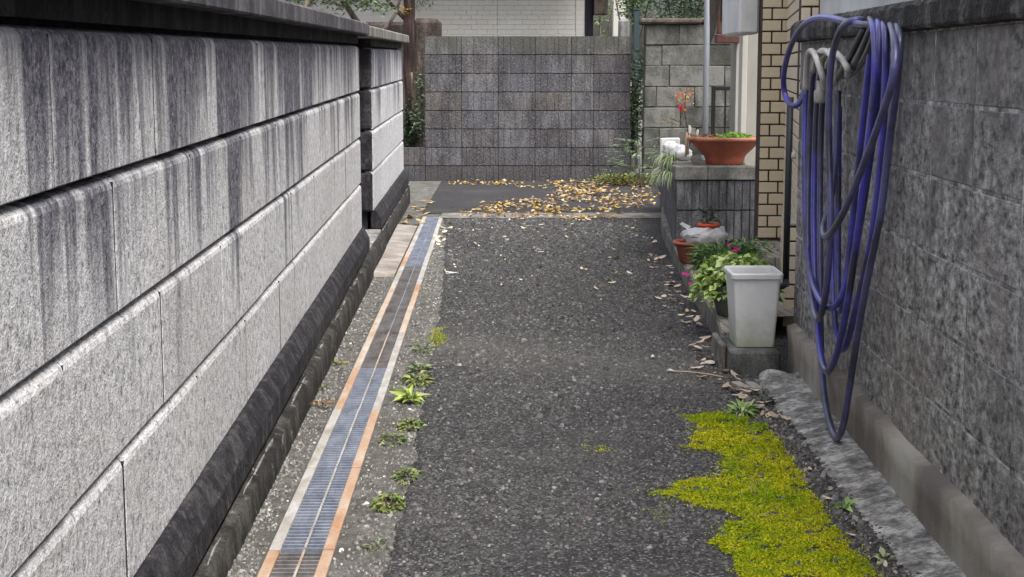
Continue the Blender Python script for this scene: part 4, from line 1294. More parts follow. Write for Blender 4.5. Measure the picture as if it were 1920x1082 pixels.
# ================================================================== HOSE
hs = thing('garden_hose', 'blue rubber hose hung in long loops over the right wall', 'hose', (1.06, 5.1, 1.40))
off = Vector((1.06, 5.1, 1.40))
HOSE = [
    ('blue', [(1.119, 4.768, 1.38), (1.09, 4.819, 1.378), (1.074, 5.013, 1.392), (1.068, 5.241, 1.417), (1.064, 5.492, 1.429), (1.058, 5.711, 1.413), (1.052, 5.884, 1.353), (1.055, 6.04, 1.274), (1.068, 6.161, 1.202), (1.078, 6.175, 1.139), (1.086, 6.099, 1.105), (1.105, 6.052, 1.094), (1.125, 6.052, 1.121), (1.146, 6.093, 1.172)]),
    ('pale', [(1.122, 5.908, 0.841), (1.123, 5.95, 1.022), (1.124, 5.975, 1.183), (1.112, 5.906, 1.274), (1.1, 5.805, 1.313), (1.087, 5.667, 1.315), (1.074, 5.528, 1.291), (1.073, 5.446, 1.25), (1.082, 5.412, 1.204), (1.104, 5.498, 1.179)]),
    ('pale', [(1.132, 5.872, 0.843), (1.132, 5.913, 1.104), (1.121, 5.822, 1.264), (1.107, 5.659, 1.309), (1.088, 5.447, 1.314), (1.08, 5.295, 1.295), (1.078, 5.213, 1.266), (1.088, 5.222, 1.227), (1.111, 5.363, 1.199)]),
    ('pale', [(1.134, 5.76, 0.91), (1.135, 5.821, 1.145), (1.128, 5.702, 1.283), (1.114, 5.523, 1.315), (1.089, 5.273, 1.305), (1.07, 5.058, 1.276), (1.073, 4.973, 1.248), (1.095, 5.09, 1.224)]),
    ('pale', [(1.138, 5.7, 0.914), (1.139, 5.762, 1.166), (1.131, 5.62, 1.273), (1.122, 5.433, 1.3), (1.098, 5.228, 1.287), (1.084, 5.026, 1.258), (1.105, 5.055, 1.245)]),
    ('dark', [(1.111, 5.383, 1.199), (1.087, 5.149, 1.241), (1.084, 5.012, 1.282), (1.093, 4.967, 1.329), (1.091, 4.857, 1.368), (1.122, 4.911, 1.397), (1.186, 5.134, 1.418)]),
    ('dark', [(1.119, 5.285, 1.221), (1.1, 5.065, 1.245), (1.092, 4.926, 1.282), (1.09, 4.835, 1.327), (1.088, 4.747, 1.37), (1.12, 4.831, 1.395), (1.185, 5.069, 1.415)]),
    ('dark', [(1.129, 5.244, 1.223), (1.115, 5.062, 1.241), (1.101, 4.875, 1.275), (1.094, 4.764, 1.325), (1.092, 4.694, 1.369), (1.119, 4.77, 1.393), (1.184, 5.013, 1.414)]),
    ('blue', [(1.111, 5.859, 0.905), (1.112, 5.879, 0.802), (1.111, 5.851, 0.703), (1.109, 5.766, 0.55), (1.102, 5.641, 0.466), (1.087, 5.401, 0.431), (1.077, 5.188, 0.433), (1.085, 5.082, 0.465), (1.105, 5.084, 0.517), (1.115, 5.093, 0.596), (1.125, 5.082, 0.775), (1.124, 5.012, 0.989), (1.122, 4.933, 1.178), (1.105, 4.825, 1.31), (1.093, 4.725, 1.373), (1.119, 4.786, 1.397), (1.195, 5.059, 1.415)]),
    ('blue', [(1.12, 5.82, 0.887), (1.116, 5.838, 0.664), (1.109, 5.748, 0.512), (1.096, 5.592, 0.414), (1.083, 5.46, 0.372), (1.07, 5.337, 0.366), (1.058, 5.214, 0.412), (1.057, 5.148, 0.501), (1.055, 5.084, 0.653), (1.056, 5.109, 0.808), (1.057, 5.176, 0.986), (1.047, 5.171, 1.182), (1.046, 5.119, 1.278), (1.056, 5.109, 1.35), (1.053, 4.988, 1.388), (1.072, 4.945, 1.401), (1.102, 4.936, 1.399), (1.155, 5.063, 1.402), (1.219, 5.276, 1.417)]),
    ('blue', [(1.134, 5.767, 0.95), (1.13, 5.791, 0.709), (1.117, 5.669, 0.522), (1.104, 5.516, 0.348), (1.092, 5.415, 0.276), (1.079, 5.287, 0.224), (1.072, 5.164, 0.209), (1.07, 5.056, 0.265), (1.073, 4.953, 0.391), (1.071, 4.861, 0.542), (1.069, 4.774, 0.689), (1.073, 4.741, 0.84), (1.078, 4.712, 1.009), (1.082, 4.685, 1.077), (1.081, 4.642, 1.189), (1.081, 4.647, 1.319), (1.082, 4.694, 1.378), (1.111, 4.872, 1.406), (1.2, 5.303, 1.428)]),
    ('blue', [(1.138, 5.689, 0.915), (1.138, 5.706, 0.677), (1.125, 5.57, 0.457), (1.114, 5.506, 0.271), (1.102, 5.402, 0.174), (1.089, 5.269, 0.086), (1.075, 5.085, 0.033), (1.068, 4.953, 0.034), (1.066, 4.868, 0.079), (1.07, 4.834, 0.204), (1.079, 4.796, 0.35), (1.078, 4.714, 0.512), (1.076, 4.655, 0.595), (1.08, 4.584, 0.726), (1.084, 4.525, 0.816), (1.089, 4.531, 0.889), (1.093, 4.514, 0.999), (1.092, 4.462, 1.109), (1.086, 4.395, 1.216), (1.08, 4.354, 1.304), (1.08, 4.361, 1.351), (1.114, 4.545, 1.382), (1.191, 4.896, 1.403)]),
    ('blue', [(1.134, 5.529, 0.924), (1.133, 5.453, 0.702), (1.126, 5.377, 0.522), (1.12, 5.319, 0.395), (1.108, 5.197, 0.335), (1.1, 5.089, 0.305), (1.099, 5.019, 0.331), (1.103, 4.974, 0.392), (1.101, 4.885, 0.494), (1.098, 4.758, 0.631), (1.097, 4.682, 0.747), (1.096, 4.629, 0.849), (1.101, 4.626, 1.014), (1.1, 4.588, 1.146), (1.095, 4.579, 1.231), (1.089, 4.555, 1.318), (1.09, 4.578, 1.372), (1.129, 4.779, 1.396), (1.207, 5.146, 1.418)]),
    ('blue', [(1.121, 5.354, 1.172), (1.116, 5.343, 1.027), (1.11, 5.313, 0.882), (1.1, 5.324, 0.793), (1.08, 5.298, 0.746), (1.059, 5.26, 0.696), (1.041, 5.143, 0.683), (1.033, 4.985, 0.713), (1.03, 4.831, 0.778), (1.032, 4.699, 0.863), (1.039, 4.54, 0.99), (1.041, 4.399, 1.102), (1.049, 4.309, 1.193), (1.053, 4.271, 1.273), (1.065, 4.366, 1.34), (1.094, 4.524, 1.376), (1.182, 4.934, 1.406)]),
    ('blue', [(1.132, 5.388, 1.117), (1.131, 5.37, 0.878), (1.13, 5.326, 0.659), (1.124, 5.287, 0.46), (1.118, 5.212, 0.397), (1.116, 5.137, 0.464), (1.114, 5.008, 0.625), (1.111, 4.889, 0.793), (1.11, 4.822, 0.933), (1.103, 4.725, 1.069), (1.096, 4.661, 1.198), (1.086, 4.619, 1.319), (1.086, 4.628, 1.376), (1.131, 4.857, 1.407), (1.208, 5.213, 1.425)]),
]

def relax(pts, it=3):
    P = [Vector(p) for p in pts]
    for _ in range(it):
        P = [P[0]] + [P[i] * 0.5 + (P[i - 1] + P[i + 1]) * 0.25 for i in range(1, len(P) - 1)] + [P[-1]]
    return P
hm = {'blue': ['hose_blue', 'hose_grey_blue', 'hose_blue', 'hose_grey_blue'], 'pale': ['hose_faded'], 'dark': ['hose_dark']}
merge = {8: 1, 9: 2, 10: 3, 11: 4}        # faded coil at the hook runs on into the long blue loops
for i, (kind_, pts) in enumerate(HOSE):
    if kind_ == 'pale':
        continue
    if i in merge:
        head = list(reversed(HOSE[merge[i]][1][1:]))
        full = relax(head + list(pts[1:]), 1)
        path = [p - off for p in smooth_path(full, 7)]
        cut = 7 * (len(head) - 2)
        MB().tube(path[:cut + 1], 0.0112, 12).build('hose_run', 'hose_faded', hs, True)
        MB().tube(path[cut:], 0.0112, 12).build('hose_run', hm['blue'][i % 4], hs, True)
    else:
        path = [p - off for p in smooth_path(relax(pts, 1), 7)]
        MB().tube(path, 0.0112, 12).build('hose_run', hm[kind_][i % len(hm[kind_])], hs, True)
# metal end fitting in the faded coil
MB().lathe([(0.0, -0.03), (0.016, -0.03), (0.021, -0.022), (0.021, 0.012), (0.013, 0.02), (0.012, 0.05), (0.0, 0.05)], 16, (0.03, 0.42, -0.245)).build('coupling', 'galvanised', hs, True)

# ================================================================== BACKGROUND BEYOND THE SCREEN WALL
YH = 23.0
hb = thing('house', 'white brick-patterned siding house behind the screen wall', 'house', (0, YH, 0))
MB().box(-4.2, 1.07, 0.012, 3.0, 0.0, 4.2).build('wall', 'joint_grey', hb)
SPX, SPZ = 0.2, 0.0695
cache = {}
def board(wd):
    k = round(wd, 3)
    if k not in cache:
        cache[k] = MB().box(0.0008, k - 0.0008, 0, 0.012, 0.001, SPZ - 0.0012, 0.0012).mesh('siding_board')
    return cache[k]
seams = [(-0.212 - 3.1, -0.215), (-0.209, 0.925), (0.932, 1.07)]
mbs = MB()
for r in range(19, 60):
    z = r * SPZ
    for (a, b) in seams:
        x = a; first = True
        while x < b - 0.01:
            L = SPX * (0.5 if (first and r % 2) else 1.0)
            L *= 1 + 0.25 * math.sin(r * 12.9 + x * 7)
            e = min(x + L, b); first = False
            if b - e < 0.05: e = b
            if 23 <= r <= 34 and x > -2.4:
                obj('siding_board', board(e - x), 'siding', hb, (x, 0, z))
            else:
                mbs.box(x + 0.001, e - 0.001, 0, 0.012, z + 0.001, z + SPZ - 0.001)
            x = e
o = mbs.build('siding_board', 'siding', hb); o['kind'] = 'stuff'
MB().box(-4.4, 1.25, -0.95, 0.4, 3.05, 3.2).build('added_shade_eave', 'brown_stone', hb)  # unseen roof overhang, added to shade the siding below
MB().box(1.071, 1.19, -0.02, 0.3, 0.0, 4.2).build('gap_shade_strip', 'gap_shade', hb)  # solid near-black box, paints the shade of the gap beside the siding
MB().box(1.195, 1.40, -0.12, 0.3, 2.02, 2.6, 0.01).build('eave_box', 'brown_stone', hb)
ps = thing('white_post', 'pale square post right of the siding house behind the screen wall', 'post', (1.465, 21.5, 0))
MB().box(-0.085, 0.085, -0.08, 0.08, 0, 3.2, 0.008).build('shaft', 'white_paint', ps)
MB().box(-0.11, 0.11, -0.10, 0.10, 0, 0.25, 0.01).build('base', 'plaster_grey', ps)
gp_ = thing('stone_post', 'short grey granite post with rounded top behind the screen wall corner', 'post', (1.265, 17.75, 0))
me = MB().box(-0.065, 0.065, -0.06, 0.06, 0, 1.80, 0.03).mesh('shaft'); roughen(me, 0.006, 7, 1)
obj('shaft', me, 'granite_post', gp_)
tp = thing('teal_post', 'dull teal square post in the gap beside the stone wall', 'post', (1.54, 19.4, 0))
MB().box(-0.036, 0.036, -0.036, 0.036, 0, 1.95, 0.006).build('shaft', 'teal_paint', tp)
MB().box(-0.045, 0.045, -0.045, 0.045, 1.951, 1.97, 0.006).build('cap', 'teal_paint', tp)
bs = thing('stone_gatepost', 'dark reddish brown weathered gate pier behind the left end of the screen wall', 'pier', (-1.17, 18.9, 0))
me = MB().box(-0.02, 0.32, -0.15, 0.15, 0, 1.835, 0.05).mesh('pier'); roughen(me, 0.012, 5, 1); obj('pier', me, 'brown_stone', bs)
me = MB().box(-0.62, -0.026, -0.12, 0.14, 0, 1.80, 0.04).mesh('side_wall'); roughen(me, 0.012, 5, 4); obj('side_wall', me, 'brown_stone', bs)
MB().box(-0.64, 0.0, -0.16, -0.125, 1.56, 1.60, 0.01).build('band', 'brown_stone', bs)
# pole with rag
pl = thing('steel_pole', 'thin galvanised steel pole rising behind the terracotta bowl', 'pole', (1.405, 11.3, 0))
MB().tube([(0, 0, 0), (0, 0, 1.2), (0, 0, 3.0)], 0.0225, 14).build('shaft', 'pole_steel', pl, True)
MB().lathe([(0.03, 0.56), (0.034, 0.57), (0.034, 0.61), (0.03, 0.62)], 14).build('collar', 'pole_steel', pl, True)
rg = thing('dark_rag', 'dark brown cloth bundle tied to the steel pole at the top', 'cloth', (1.466, 11.32, 1.42))
V = []; F = []
for i in range(14):
    zz = i / 13.0
    for j in range(12):
        a = 6.283 * j / 12
        rad = 0.014 + 0.075 * zz ** 0.6
        rad *= 1 + 0.35 * nz(math.cos(a) * 2, math.sin(a) * 2 + zz, 1.6)
        V.append((rad * math.cos(a) + 0.02 * zz - 0.045 * (1 - zz), rad * math.sin(a) * 0.8, zz * 0.75))
for i in range(13):
    for j in range(12):
        F.append((i * 12 + j, i * 12 + (j + 1) % 12, (i + 1) * 12 + (j + 1) % 12, (i + 1) * 12 + j))
obj('cloth', mesh('cloth', V, F, True), 'dark_cloth', rg)
MB().tube([(0.03 * math.cos(q) - 0.05, 0.035 * math.sin(q) + 0.02, 0.12 + 0.004 * q) for q in np.arange(0, 7, 0.5)], 0.004, 5).build('tie', 'stake_tan', rg)
# black gate
gt = thing('metal_gate', 'black metal gate with upright bars beside the pillar', 'gate', (0, 13.2, 0))
MB().box(1.690, 1.722, -0.02, 0.02, 0, 1.10, 0.003).build('gate_post', 'black_metal', gt)
MB().box(1.725, 2.15, -0.012, 0.012, 1.060, 1.092, 0.003).build('rail', 'black_metal', gt)
MB().box(1.725, 2.15, -0.012, 0.012, 0.12, 0.15, 0.003).build('rail', 'black_metal', gt)
for i in range(5):
    MB().box(1.80 + 0.085 * i, 1.815 + 0.085 * i, -0.008, 0.008, 0.151, 1.059).build('bar', 'black_metal', gt)

# trees and shrubs
def limb(path, r0, r1, name, mat, parent):
    p = smooth_path(path, 5)
    MB().tube(p, [r0 + (r1 - r0) * i / (len(p) - 1) for i in range(len(p))], 8).build(name, mat, parent, True)
def crown(name, parent, blobs, n, L, W, pal, zlo=-0.5, zhi=0.6, mat='foliage', droop=0.2):
    P = []
    wts = np.array([b[3] * b[4] * b[5] for b in blobs]); wts = wts / wts.sum()
    for b, k in zip(blobs, (wts * n).astype(int)):
        d = rand_dirs(k, -1, 1); r = rng.uniform(0.25, 1.0, k) ** 0.45
        # clumps: pull the leaves towards a few twig ends
        q = np.array(b[:3]) + d * np.array(b[3:6]) * r[:, None]
        tips = np.array(b[:3]) + rand_dirs(max(5, k // 28), -1, 1) * np.array(b[3:6]) * rng.uniform(0.5, 1.0, (max(5, k // 28), 1))
        near = tips[rng.integers(0, len(tips), k)]
        q = q * 0.42 + near * 0.58 + rng.normal(0, 0.02, (k, 3))
        P.append(q)
    P = np.concatenate(P)
    n = len(P)
    return obj(name, leaf_mesh(name, P, rand_dirs(n, zlo, zhi), rng.uniform(0.7, 1.2, n) * L, rng.uniform(0.7, 1.2, n) * W, pal, mat, droop=droop), None, parent)
GREY_GREEN = [(0.13, 0.19, 0.09), (0.20, 0.26, 0.15), (0.08, 0.13, 0.06), (0.28, 0.33, 0.21)]
DARK_GREEN = [(0.025, 0.045, 0.022), (0.045, 0.075, 0.035), (0.065, 0.10, 0.05)]
MID_GREEN = [(0.09, 0.15, 0.05), (0.14, 0.22, 0.075), (0.06, 0.10, 0.04), (0.22, 0.28, 0.13)]
tr1 = thing('shrub_tree', 'grey green garden shrub leaning over the far left wall', 'tree', (-1.75, 14.2, 0))
limb([(0.30, 0.6, 0.0), (0.36, 0.55, 0.9), (0.42, 0.5, 1.45), (0.28, 0.35, 1.72), (0.1, 0.2, 2.0)], 0.045, 0.022, 'trunk', 'bark_grey', tr1)
limb([(0.40, 0.5, 1.45), (0.62, 0.45, 1.68), (0.72, 0.4, 1.9)], 0.02, 0.012, 'limb', 'bark_grey', tr1)
limb([(0.32, 0.4, 1.66), (0.0, 0.3, 1.72), (-0.25, 0.2, 1.85)], 0.018, 0.01, 'limb', 'bark_grey', tr1)
crown('crown', tr1, [(0.22, 0.2, 1.98, 0.36, 0.4, 0.28), (0.48, 0.2, 1.88, 0.25, 0.3, 0.16), (-0.2, 0.1, 1.92, 0.25, 0.3, 0.18), (0.1, 0.2, 2.25, 0.4, 0.4, 0.3)], 1500, 0.075, 0.026, GREY_GREEN)
tr2 = thing('broadleaf_tree', 'tree with a pale thick limb and green leaves above the left coping', 'tree', (-1.72, 11.4, 0))
limb([(0.25, 0.1, 0.0), (0.23, 0.05, 1.2), (0.20, 0, 1.62), (0.30, 0, 1.80), (0.40, 0, 2.1)], 0.03, 0.022, 'trunk', 'bark_grey', tr2)
crown('crown', tr2, [(0.0, 0.1, 1.82, 0.42, 0.4, 0.16), (0.2, 0.2, 2.1, 0.6, 0.5, 0.25)], 900, 0.06, 0.022, MID_GREEN + [(0.30, 0.34, 0.08)])
crown('autumn_leaves', tr2, [(0.02, -0.15, 1.70, 0.08, 0.06, 0.05)], 40, 0.05, 0.018, [(0.50, 0.14, 0.07), (0.42, 0.20, 0.08)])
cf = thing('conifer_tree', 'dark conifer with a reddish trunk behind the far end of the left wall', 'tree', (-1.17, 17.95, 0))
limb([(0.0, 0, 0), (0.01, 0, 0.8), (-0.01, 0, 1.6), (0.03, 0, 3.2)], 0.075, 0.065, 'trunk', 'bark_red', cf)
limb([(0.0, 0.05, 1.75), (-0.2, 0.1, 1.95), (-0.4, 0.1, 2.2)], 0.03, 0.015, 'limb', 'bark_red', cf)
crown('crown', cf, [(0.06, 0.1, 2.05, 0.20, 0.25, 0.20), (0.10, 0.1, 2.5, 0.4, 0.4, 0.35), (0.22, 0.1, 2.02, 0.14, 0.15, 0.09)], 1500, 0.06, 0.008, DARK_GREEN, -0.9, 0.1)
crown('yellow_leaves', cf, [(-0.05, -0.1, 1.90, 0.06, 0.05, 0.05)], 26, 0.05, 0.02, [(0.55, 0.36, 0.05), (0.50, 0.28, 0.04)])
iv = thing('climbing_shrub', 'pale leafed climber in the gap between conifer trunk and screen wall', 'shrub', (-1.03, 17.42, 0))
limb([(0, 0, 0.2), (0.03, 0, 0.7), (-0.01, 0, 1.4)], 0.012, 0.006, 'stem', 'bark_grey', iv)
crown('leaves', iv, [(0.03, 0, 0.95, 0.07, 0.08, 0.50), (0.0, 0, 0.62, 0.11, 0.08, 0.22)], 260, 0.06, 0.026, GREY_GREEN + [(0.33, 0.38, 0.27)])
dk = thing('dark_shrub', 'dark evergreen shrub low in the gap left of the screen wall', 'shrub', (-1.13, 17.6, 0))
limb([(0, 0, 0), (0.02, 0, 0.5), (0.0, 0, 1.2)], 0.03, 0.012, 'stem', 'bark_grey', dk)
crown('leaves', dk, [(0, 0, 0.55, 0.22, 0.14, 0.5)], 700, 0.06, 0.026, DARK_GREEN)
# right side greenery
def bush(name, label, loc, blobs, n, L, W, pal, stem_h):
    t = thing(name, label, 'shrub' if stem_h < 1.6 else 'tree', loc)
    limb([(0, 0, 0), (0.03, 0.02, stem_h * 0.5), (0, 0, stem_h)], 0.04, 0.015, 'trunk', 'bark_grey', t)
    for s in (-1, 1):
        limb([(0.02, 0.01, stem_h * 0.55), (0.12 * s, 0.05, stem_h * 0.8), (0.22 * s, 0.02, stem_h * 1.02)], 0.018, 0.008, 'limb', 'bark_grey', t)
    crown('crown', t, blobs, n, L, W, pal)
    return t
bush('dark_shrub', 'dark shrub in the gap between screen wall and stone wall', (1.44, 18.7, 0), [(0.0, 0, 0.8, 0.30, 0.25, 0.80)], 1300, 0.07, 0.03, DARK_GREEN, 1.3)
bush('evergreen_tree', 'blue green tree crown above the stone wall', (2.15, 19.6, 0), [(0.0, 0, 2.15, 0.75, 0.5, 0.45), (0.55, 0, 2.2, 0.5, 0.4, 0.45)], 2600, 0.06, 0.03, DARK_GREEN + [(0.07, 0.12, 0.07), (0.10, 0.17, 0.10)], 2.1)
bush('evergreen_tree', 'lighter green tree crown left of the stone wall top', (1.55, 20.2, 0), [(0.05, 0, 2.15, 0.35, 0.4, 0.42)], 900, 0.065, 0.032, MID_GREEN, 2.1)
bush('evergreen_tree', 'sparse bright leafed tree seen between siding house and white post', (1.42, 25.5, 0), [(0.0, 0, 2.3, 0.45, 0.5, 0.55), (0.1, 0, 1.6, 0.4, 0.4, 0.5)], 500, 0.07, 0.035, [(0.20, 0.30, 0.07), (0.30, 0.38, 0.12), (0.12, 0.18, 0.05)], 2.2)
# a taller hedge far behind closes the view
hd = thing('tall_hedge', 'dark tall hedge far behind the stone wall', 'hedge', (2.6, 24.5, 0))
crown('crown', hd, [(0.1, 0, 1.3, 0.85, 0.5, 1.4)], 3000, 0.09, 0.045, DARK_GREEN + MID_GREEN[:1])
for q in range(3):
    limb([(-0.5 + 0.5 * q, 0, 0), (-0.48 + 0.5 * q, 0, 1.0), (-0.5 + 0.5 * q, 0, 1.9)], 0.04, 0.015, 'trunk', 'bark_grey', hd)
# feathery shrub at the corner of the screen wall
nd = thing('feathery_shrub', 'feathery green shrub at the right foot of the screen wall', 'shrub', (1.36, 16.35, 0))
P = []; D = []
for i in range(34):
    az = rng.uniform(0, 6.283); h = rng.uniform(0.10, 0.50); R_ = rng.uniform(0.05, 0.26)
    c = np.array([R_ * math.cos(az) * 1.1, R_ * math.sin(az) * 0.7, h])
    d = np.array([math.cos(az), math.sin(az), rng.uniform(-0.2, 0.4)])
    for q in range(9):
        p = c + d * 0.022 * q
        for s in (-1, 1):
            P.append(p); D.append(d * 0.6 + np.array([-d[1], d[0], 0]) * s + np.array([0, 0, rng.uniform(-0.3, 0.2)]))
P = np.array(P); D = np.array(D)
obj('leaves', leaf_mesh('leaves', P, D, rng.uniform(0.04, 0.07, len(P)), rng.uniform(0.011, 0.018, len(P)), [(0.11, 0.18, 0.09), (0.18, 0.26, 0.14), (0.07, 0.12, 0.06), (0.26, 0.33, 0.20)]), None, nd)
for i in range(7):
    a = i * 0.9
    limb([(0.02 * math.cos(a), 0.02 * math.sin(a), 0), (0.08 * math.cos(a), 0.06 * math.sin(a), 0.25), (0.17 * math.cos(a), 0.12 * math.sin(a), 0.48)], 0.005, 0.003, 'stem', 'bark_grey', nd)
n = 700
P = np.stack([rng.normal(1.22, 0.16, n), 16.75 + rng.normal(0, 0.16, n), rng.uniform(0.0, 0.09, n)], 1)
o = obj('ground_cover', leaf_mesh('ground_cover', P, rand_dirs(n, -0.1, 0.9), rng.uniform(0.03, 0.06, n), rng.uniform(0.015, 0.03, n), [(0.13, 0.19, 0.05), (0.25, 0.27, 0.07), (0.08, 0.12, 0.04), (0.35, 0.30, 0.08)]), kind='stuff')
o['label'] = 'low yellow green ground cover at the right foot of the screen wall'

# ================================================================== MOSS
MOSS = [(0.595, 5.443), (0.713, 5.469), (0.841, 5.417), (0.901, 5.318), (0.885, 4.834), (0.890, 4.607), (0.886, 4.371), (0.884, 4.108), (0.894, 3.895), (0.903, 3.695), (0.905, 3.437), (0.568, 3.437), (0.562, 3.695), (0.572, 3.829), (0.53, 3.964), (0.564, 4.059), (0.648, 4.133), (0.591, 4.262), (0.481, 4.371), (0.386, 4.439), (0.481, 4.516), (0.604, 4.607), (0.674, 4.734), (0.668, 4.902), (0.56, 4.952), (0.624, 5.046), (0.638, 5.318)]
def warp(p):
    q = p.copy()
    for i in range(len(p)):
        x, y = p[i]
        q[i, 0] += 0.030 * nz(x, y, 6.0, 1.0) + 0.016 * nz(x, y, 21.0, 2.0) + 0.010 * nz(x, y, 60.0, 7.0)
        q[i, 1] += 0.060 * nz(x, y, 5.0, 3.0) + 0.030 * nz(x, y, 19.0, 4.0) + 0.016 * nz(x, y, 60.0, 8.0)
    return q
def moss_patch(name, label, poly, box_, n, cov=0.12):
    p = np.stack([rng.uniform(box_[0], box_[1], n), rng.uniform(box_[2], box_[3], n)], 1)
    q = warp(p)
    keep = inside(q, poly) & (inside(q + rng.normal(0, 1, q.shape) * np.array([[0.030, 0.055]]), poly) | (rng.uniform(0, 1, n) < 0.12)) | (inside(q + rng.normal(0, 1, q.shape) * np.array([[0.022, 0.045]]), poly) & (rng.uniform(0, 1, n) < 0.10))
    p = p[keep]
    gap = np.array([nz(x, y, 16.0, 9.0) + 0.6 * nz(x, y, 45.0, 5.0) for x, y in p])
    p = p[gap < 0.52 - cov]
    hgt = np.array([0.5 + 0.5 * nz(x, y, 9.0, 4.0) for x, y in p])
    m_ = len(p)
    P = np.stack([p[:, 0], p[:, 1], 0.0085 + 0.006 * hgt * rng.uniform(0.2, 1.0, m_)], 1)
    tone = np.array([nz(x, y, 4.0, 2.0) + 0.7 * nz(x, y, 18.0, 6.0) for x, y in p])
    c = np.array([[0.40, 0.45, 0.006]]) * (1 + 0.30 * tone[:, None]) * rng.uniform(0.7, 1.3, (m_, 1))
    c = np.where((rng.uniform(0, 1, m_) < 0.05 + 0.10 * (tone > 0.25))[:, None], np.array([[0.15, 0.11, 0.02]]), c)
    c[:, 0] *= np.clip(1.0 + 0.35 * tone, 0.78, 1.08)
    c = c * np.array([[0.96, 0.94, 2.5]])
    V, F = leaf_arrays(P, rand_dirs(m_, -0.15, 0.95), rng.uniform(0.004, 0.011, m_) * (0.7 + 0.6 * hgt), rng.uniform(0.0022, 0.005, m_), 0.3, 0.2)
    o = obj(name, poly_mesh_np(name, V, F, np.repeat(c, 5, 0), 'moss'), kind='stuff')
    o['label'] = label
moss_patch('moss', 'bright yellow green moss patch spreading over the asphalt, lower right', MOSS, (0.3, 1.0, 3.4, 5.6), 260000)
def blob(cx, cy, rx, ry, k=14):
    return [(cx + rx * math.cos(6.283 * i / k), cy + ry * math.sin(6.283 * i / k)) for i in range(k)]
moss_patch('moss', 'small bright moss tuft on the asphalt edge beside the drain', blob(-0.345, 7.12, 0.035, 0.30), (-0.45, -0.2, 6.6, 7.7), 9000)
moss_patch('moss', 'tiny moss spot in the middle of the asphalt', blob(0.272, 4.985, 0.045, 0.07), (0.15, 0.4, 4.8, 5.2), 2600, 0.25)
moss_patch('moss', 'small moss fleck left of the large moss patch', blob(0.425, 4.22, 0.022, 0.10), (0.3, 0.55, 4.0, 4.45), 1800, 0.2)

# ================================================================== FALLEN LEAVES
def leaf_shape(seed, wide=0.42, curl=0.25):
    r_ = random.Random(seed)
    n = 5
    V = []; F = []
    for i in range(n + 1):
        t = i / n
        ww = wide * math.sin(math.pi * min(1, t * 0.92 + 0.05)) ** 0.8 * (1 + r_.uniform(-0.12, 0.12)) / 2
        zc = curl * (t - 0.5) ** 2 + r_.uniform(-0.02, 0.02)
        zs = curl * r_.uniform(0.2, 0.8) * ww
        V += [(t - 0.5, -ww, zc + zs), (t - 0.5, 0, zc), (t - 0.5, ww, zc + zs * r_.uniform(0.3, 1.4))]
        if i:
            k = 3 * i
            F += [(k - 3, k, k + 1, k - 2), (k - 2, k + 1, k + 2, k - 1)]
    return mesh('fallen_leaf', V, F, True)
variants = {}
for mt in ('leaf_gold', 'leaf_pale', 'leaf_tan'):
    variants[mt] = []
    for s in range(4):
        me = leaf_shape(s + 1, (0.38, 0.48, 0.55, 0.34)[s], (0.25, 0.5, 0.12, 0.7)[s])
        me.materials.append(MT[mt]); variants[mt].append(me)
proto = {}
def fallen(x, y, z, s, mt, label, group):
    me = random.choice(variants[mt])
    key = me.name
    if key not in proto:
        o = obj('fallen_leaf', me, None, None); proto[key] = o
    else:
        o = proto[key].copy(); C.objects.link(o)
    o.location = (x, y, z + 0.004); o.scale = (s, s, s)
    o.rotation_euler = (random.gauss(0, 0.22), random.gauss(0, 0.22), random.uniform(0, 6.283))
    o['label'] = label; o['category'] = 'leaf'; o['group'] = group
PILE = [(-0.42, 13.05), (0.30, 12.55), (0.85, 12.85), (1.08, 13.9), (1.28, 14.3), (1.40, 15.6), (1.40, 17.05), (0.2, 17.0), (-0.62, 17.0), (-0.60, 16.6), (0.1, 16.3), (0.55, 15.7), (0.25, 14.9), (-0.15, 14.6), (-0.30, 13.6)]
# mass of the drift, too dense to count
n = 4400
p = np.stack([rng.uniform(-0.7, 1.5, n), rng.uniform(12.4, 17.1, n)], 1)
w_ = np.array([nz(x, y, 2.2, 1) for x, y in p])
p = p[inside(p + 0.08 * rng.normal(0, 1, p.shape), PILE) & (w_ > -0.12)]
P = np.stack([p[:, 0], p[:, 1], rng.uniform(0.012, 0.030, len(p))], 1)
D = rand_dirs(len(p), -0.25, 0.25)
o = obj('leaf_litter', leaf_mesh('leaf_litter', P, D, rng.uniform(0.03, 0.068, len(p)), rng.uniform(0.016, 0.036, len(p)), [(0.44, 0.31, 0.11), (0.50, 0.40, 0.22), (0.26, 0.16, 0.08), (0.50, 0.44, 0.31), (0.46, 0.28, 0.04), (0.18, 0.12, 0.08), (0.34, 0.22, 0.14)], 'litter', fold=0.12), kind='stuff')
o['label'] = 'drift of yellow and brown fallen leaves before the screen wall'
cnt = 0
while cnt < 70:
    x, y = random.uniform(-0.5, 1.4), random.uniform(12.6, 16.9)
    if inside(np.array([[x, y]]), PILE)[0]:
        fallen(x, y, 0.026, random.uniform(0.045, 0.08), 'leaf_gold', 'yellow or brown dry leaf on top of the leaf drift by the screen wall', 'leaves on the drift by the screen wall'); cnt += 1
# scattered on the asphalt
for k in range(112):
    y = 5.6 + 8.2 * random.random() ** 0.6
    x = random.uniform(-0.30 - 0.012 * y, 0.92 + (0.02 * (y - 6.5) if y > 6.5 else 0))
    if 8.5 > y and random.random() < 0.45: x = random.uniform(0.3, 0.9)
    if y < 6.5 and x < 0.45: continue
    if y < 6.2 and random.random() < 0.6: continue
    fallen(x, y, 0.010, random.uniform(0.024, 0.055), 'leaf_pale', 'pale dry leaf lying on the dark asphalt of the drive', 'pale leaves scattered on the asphalt')
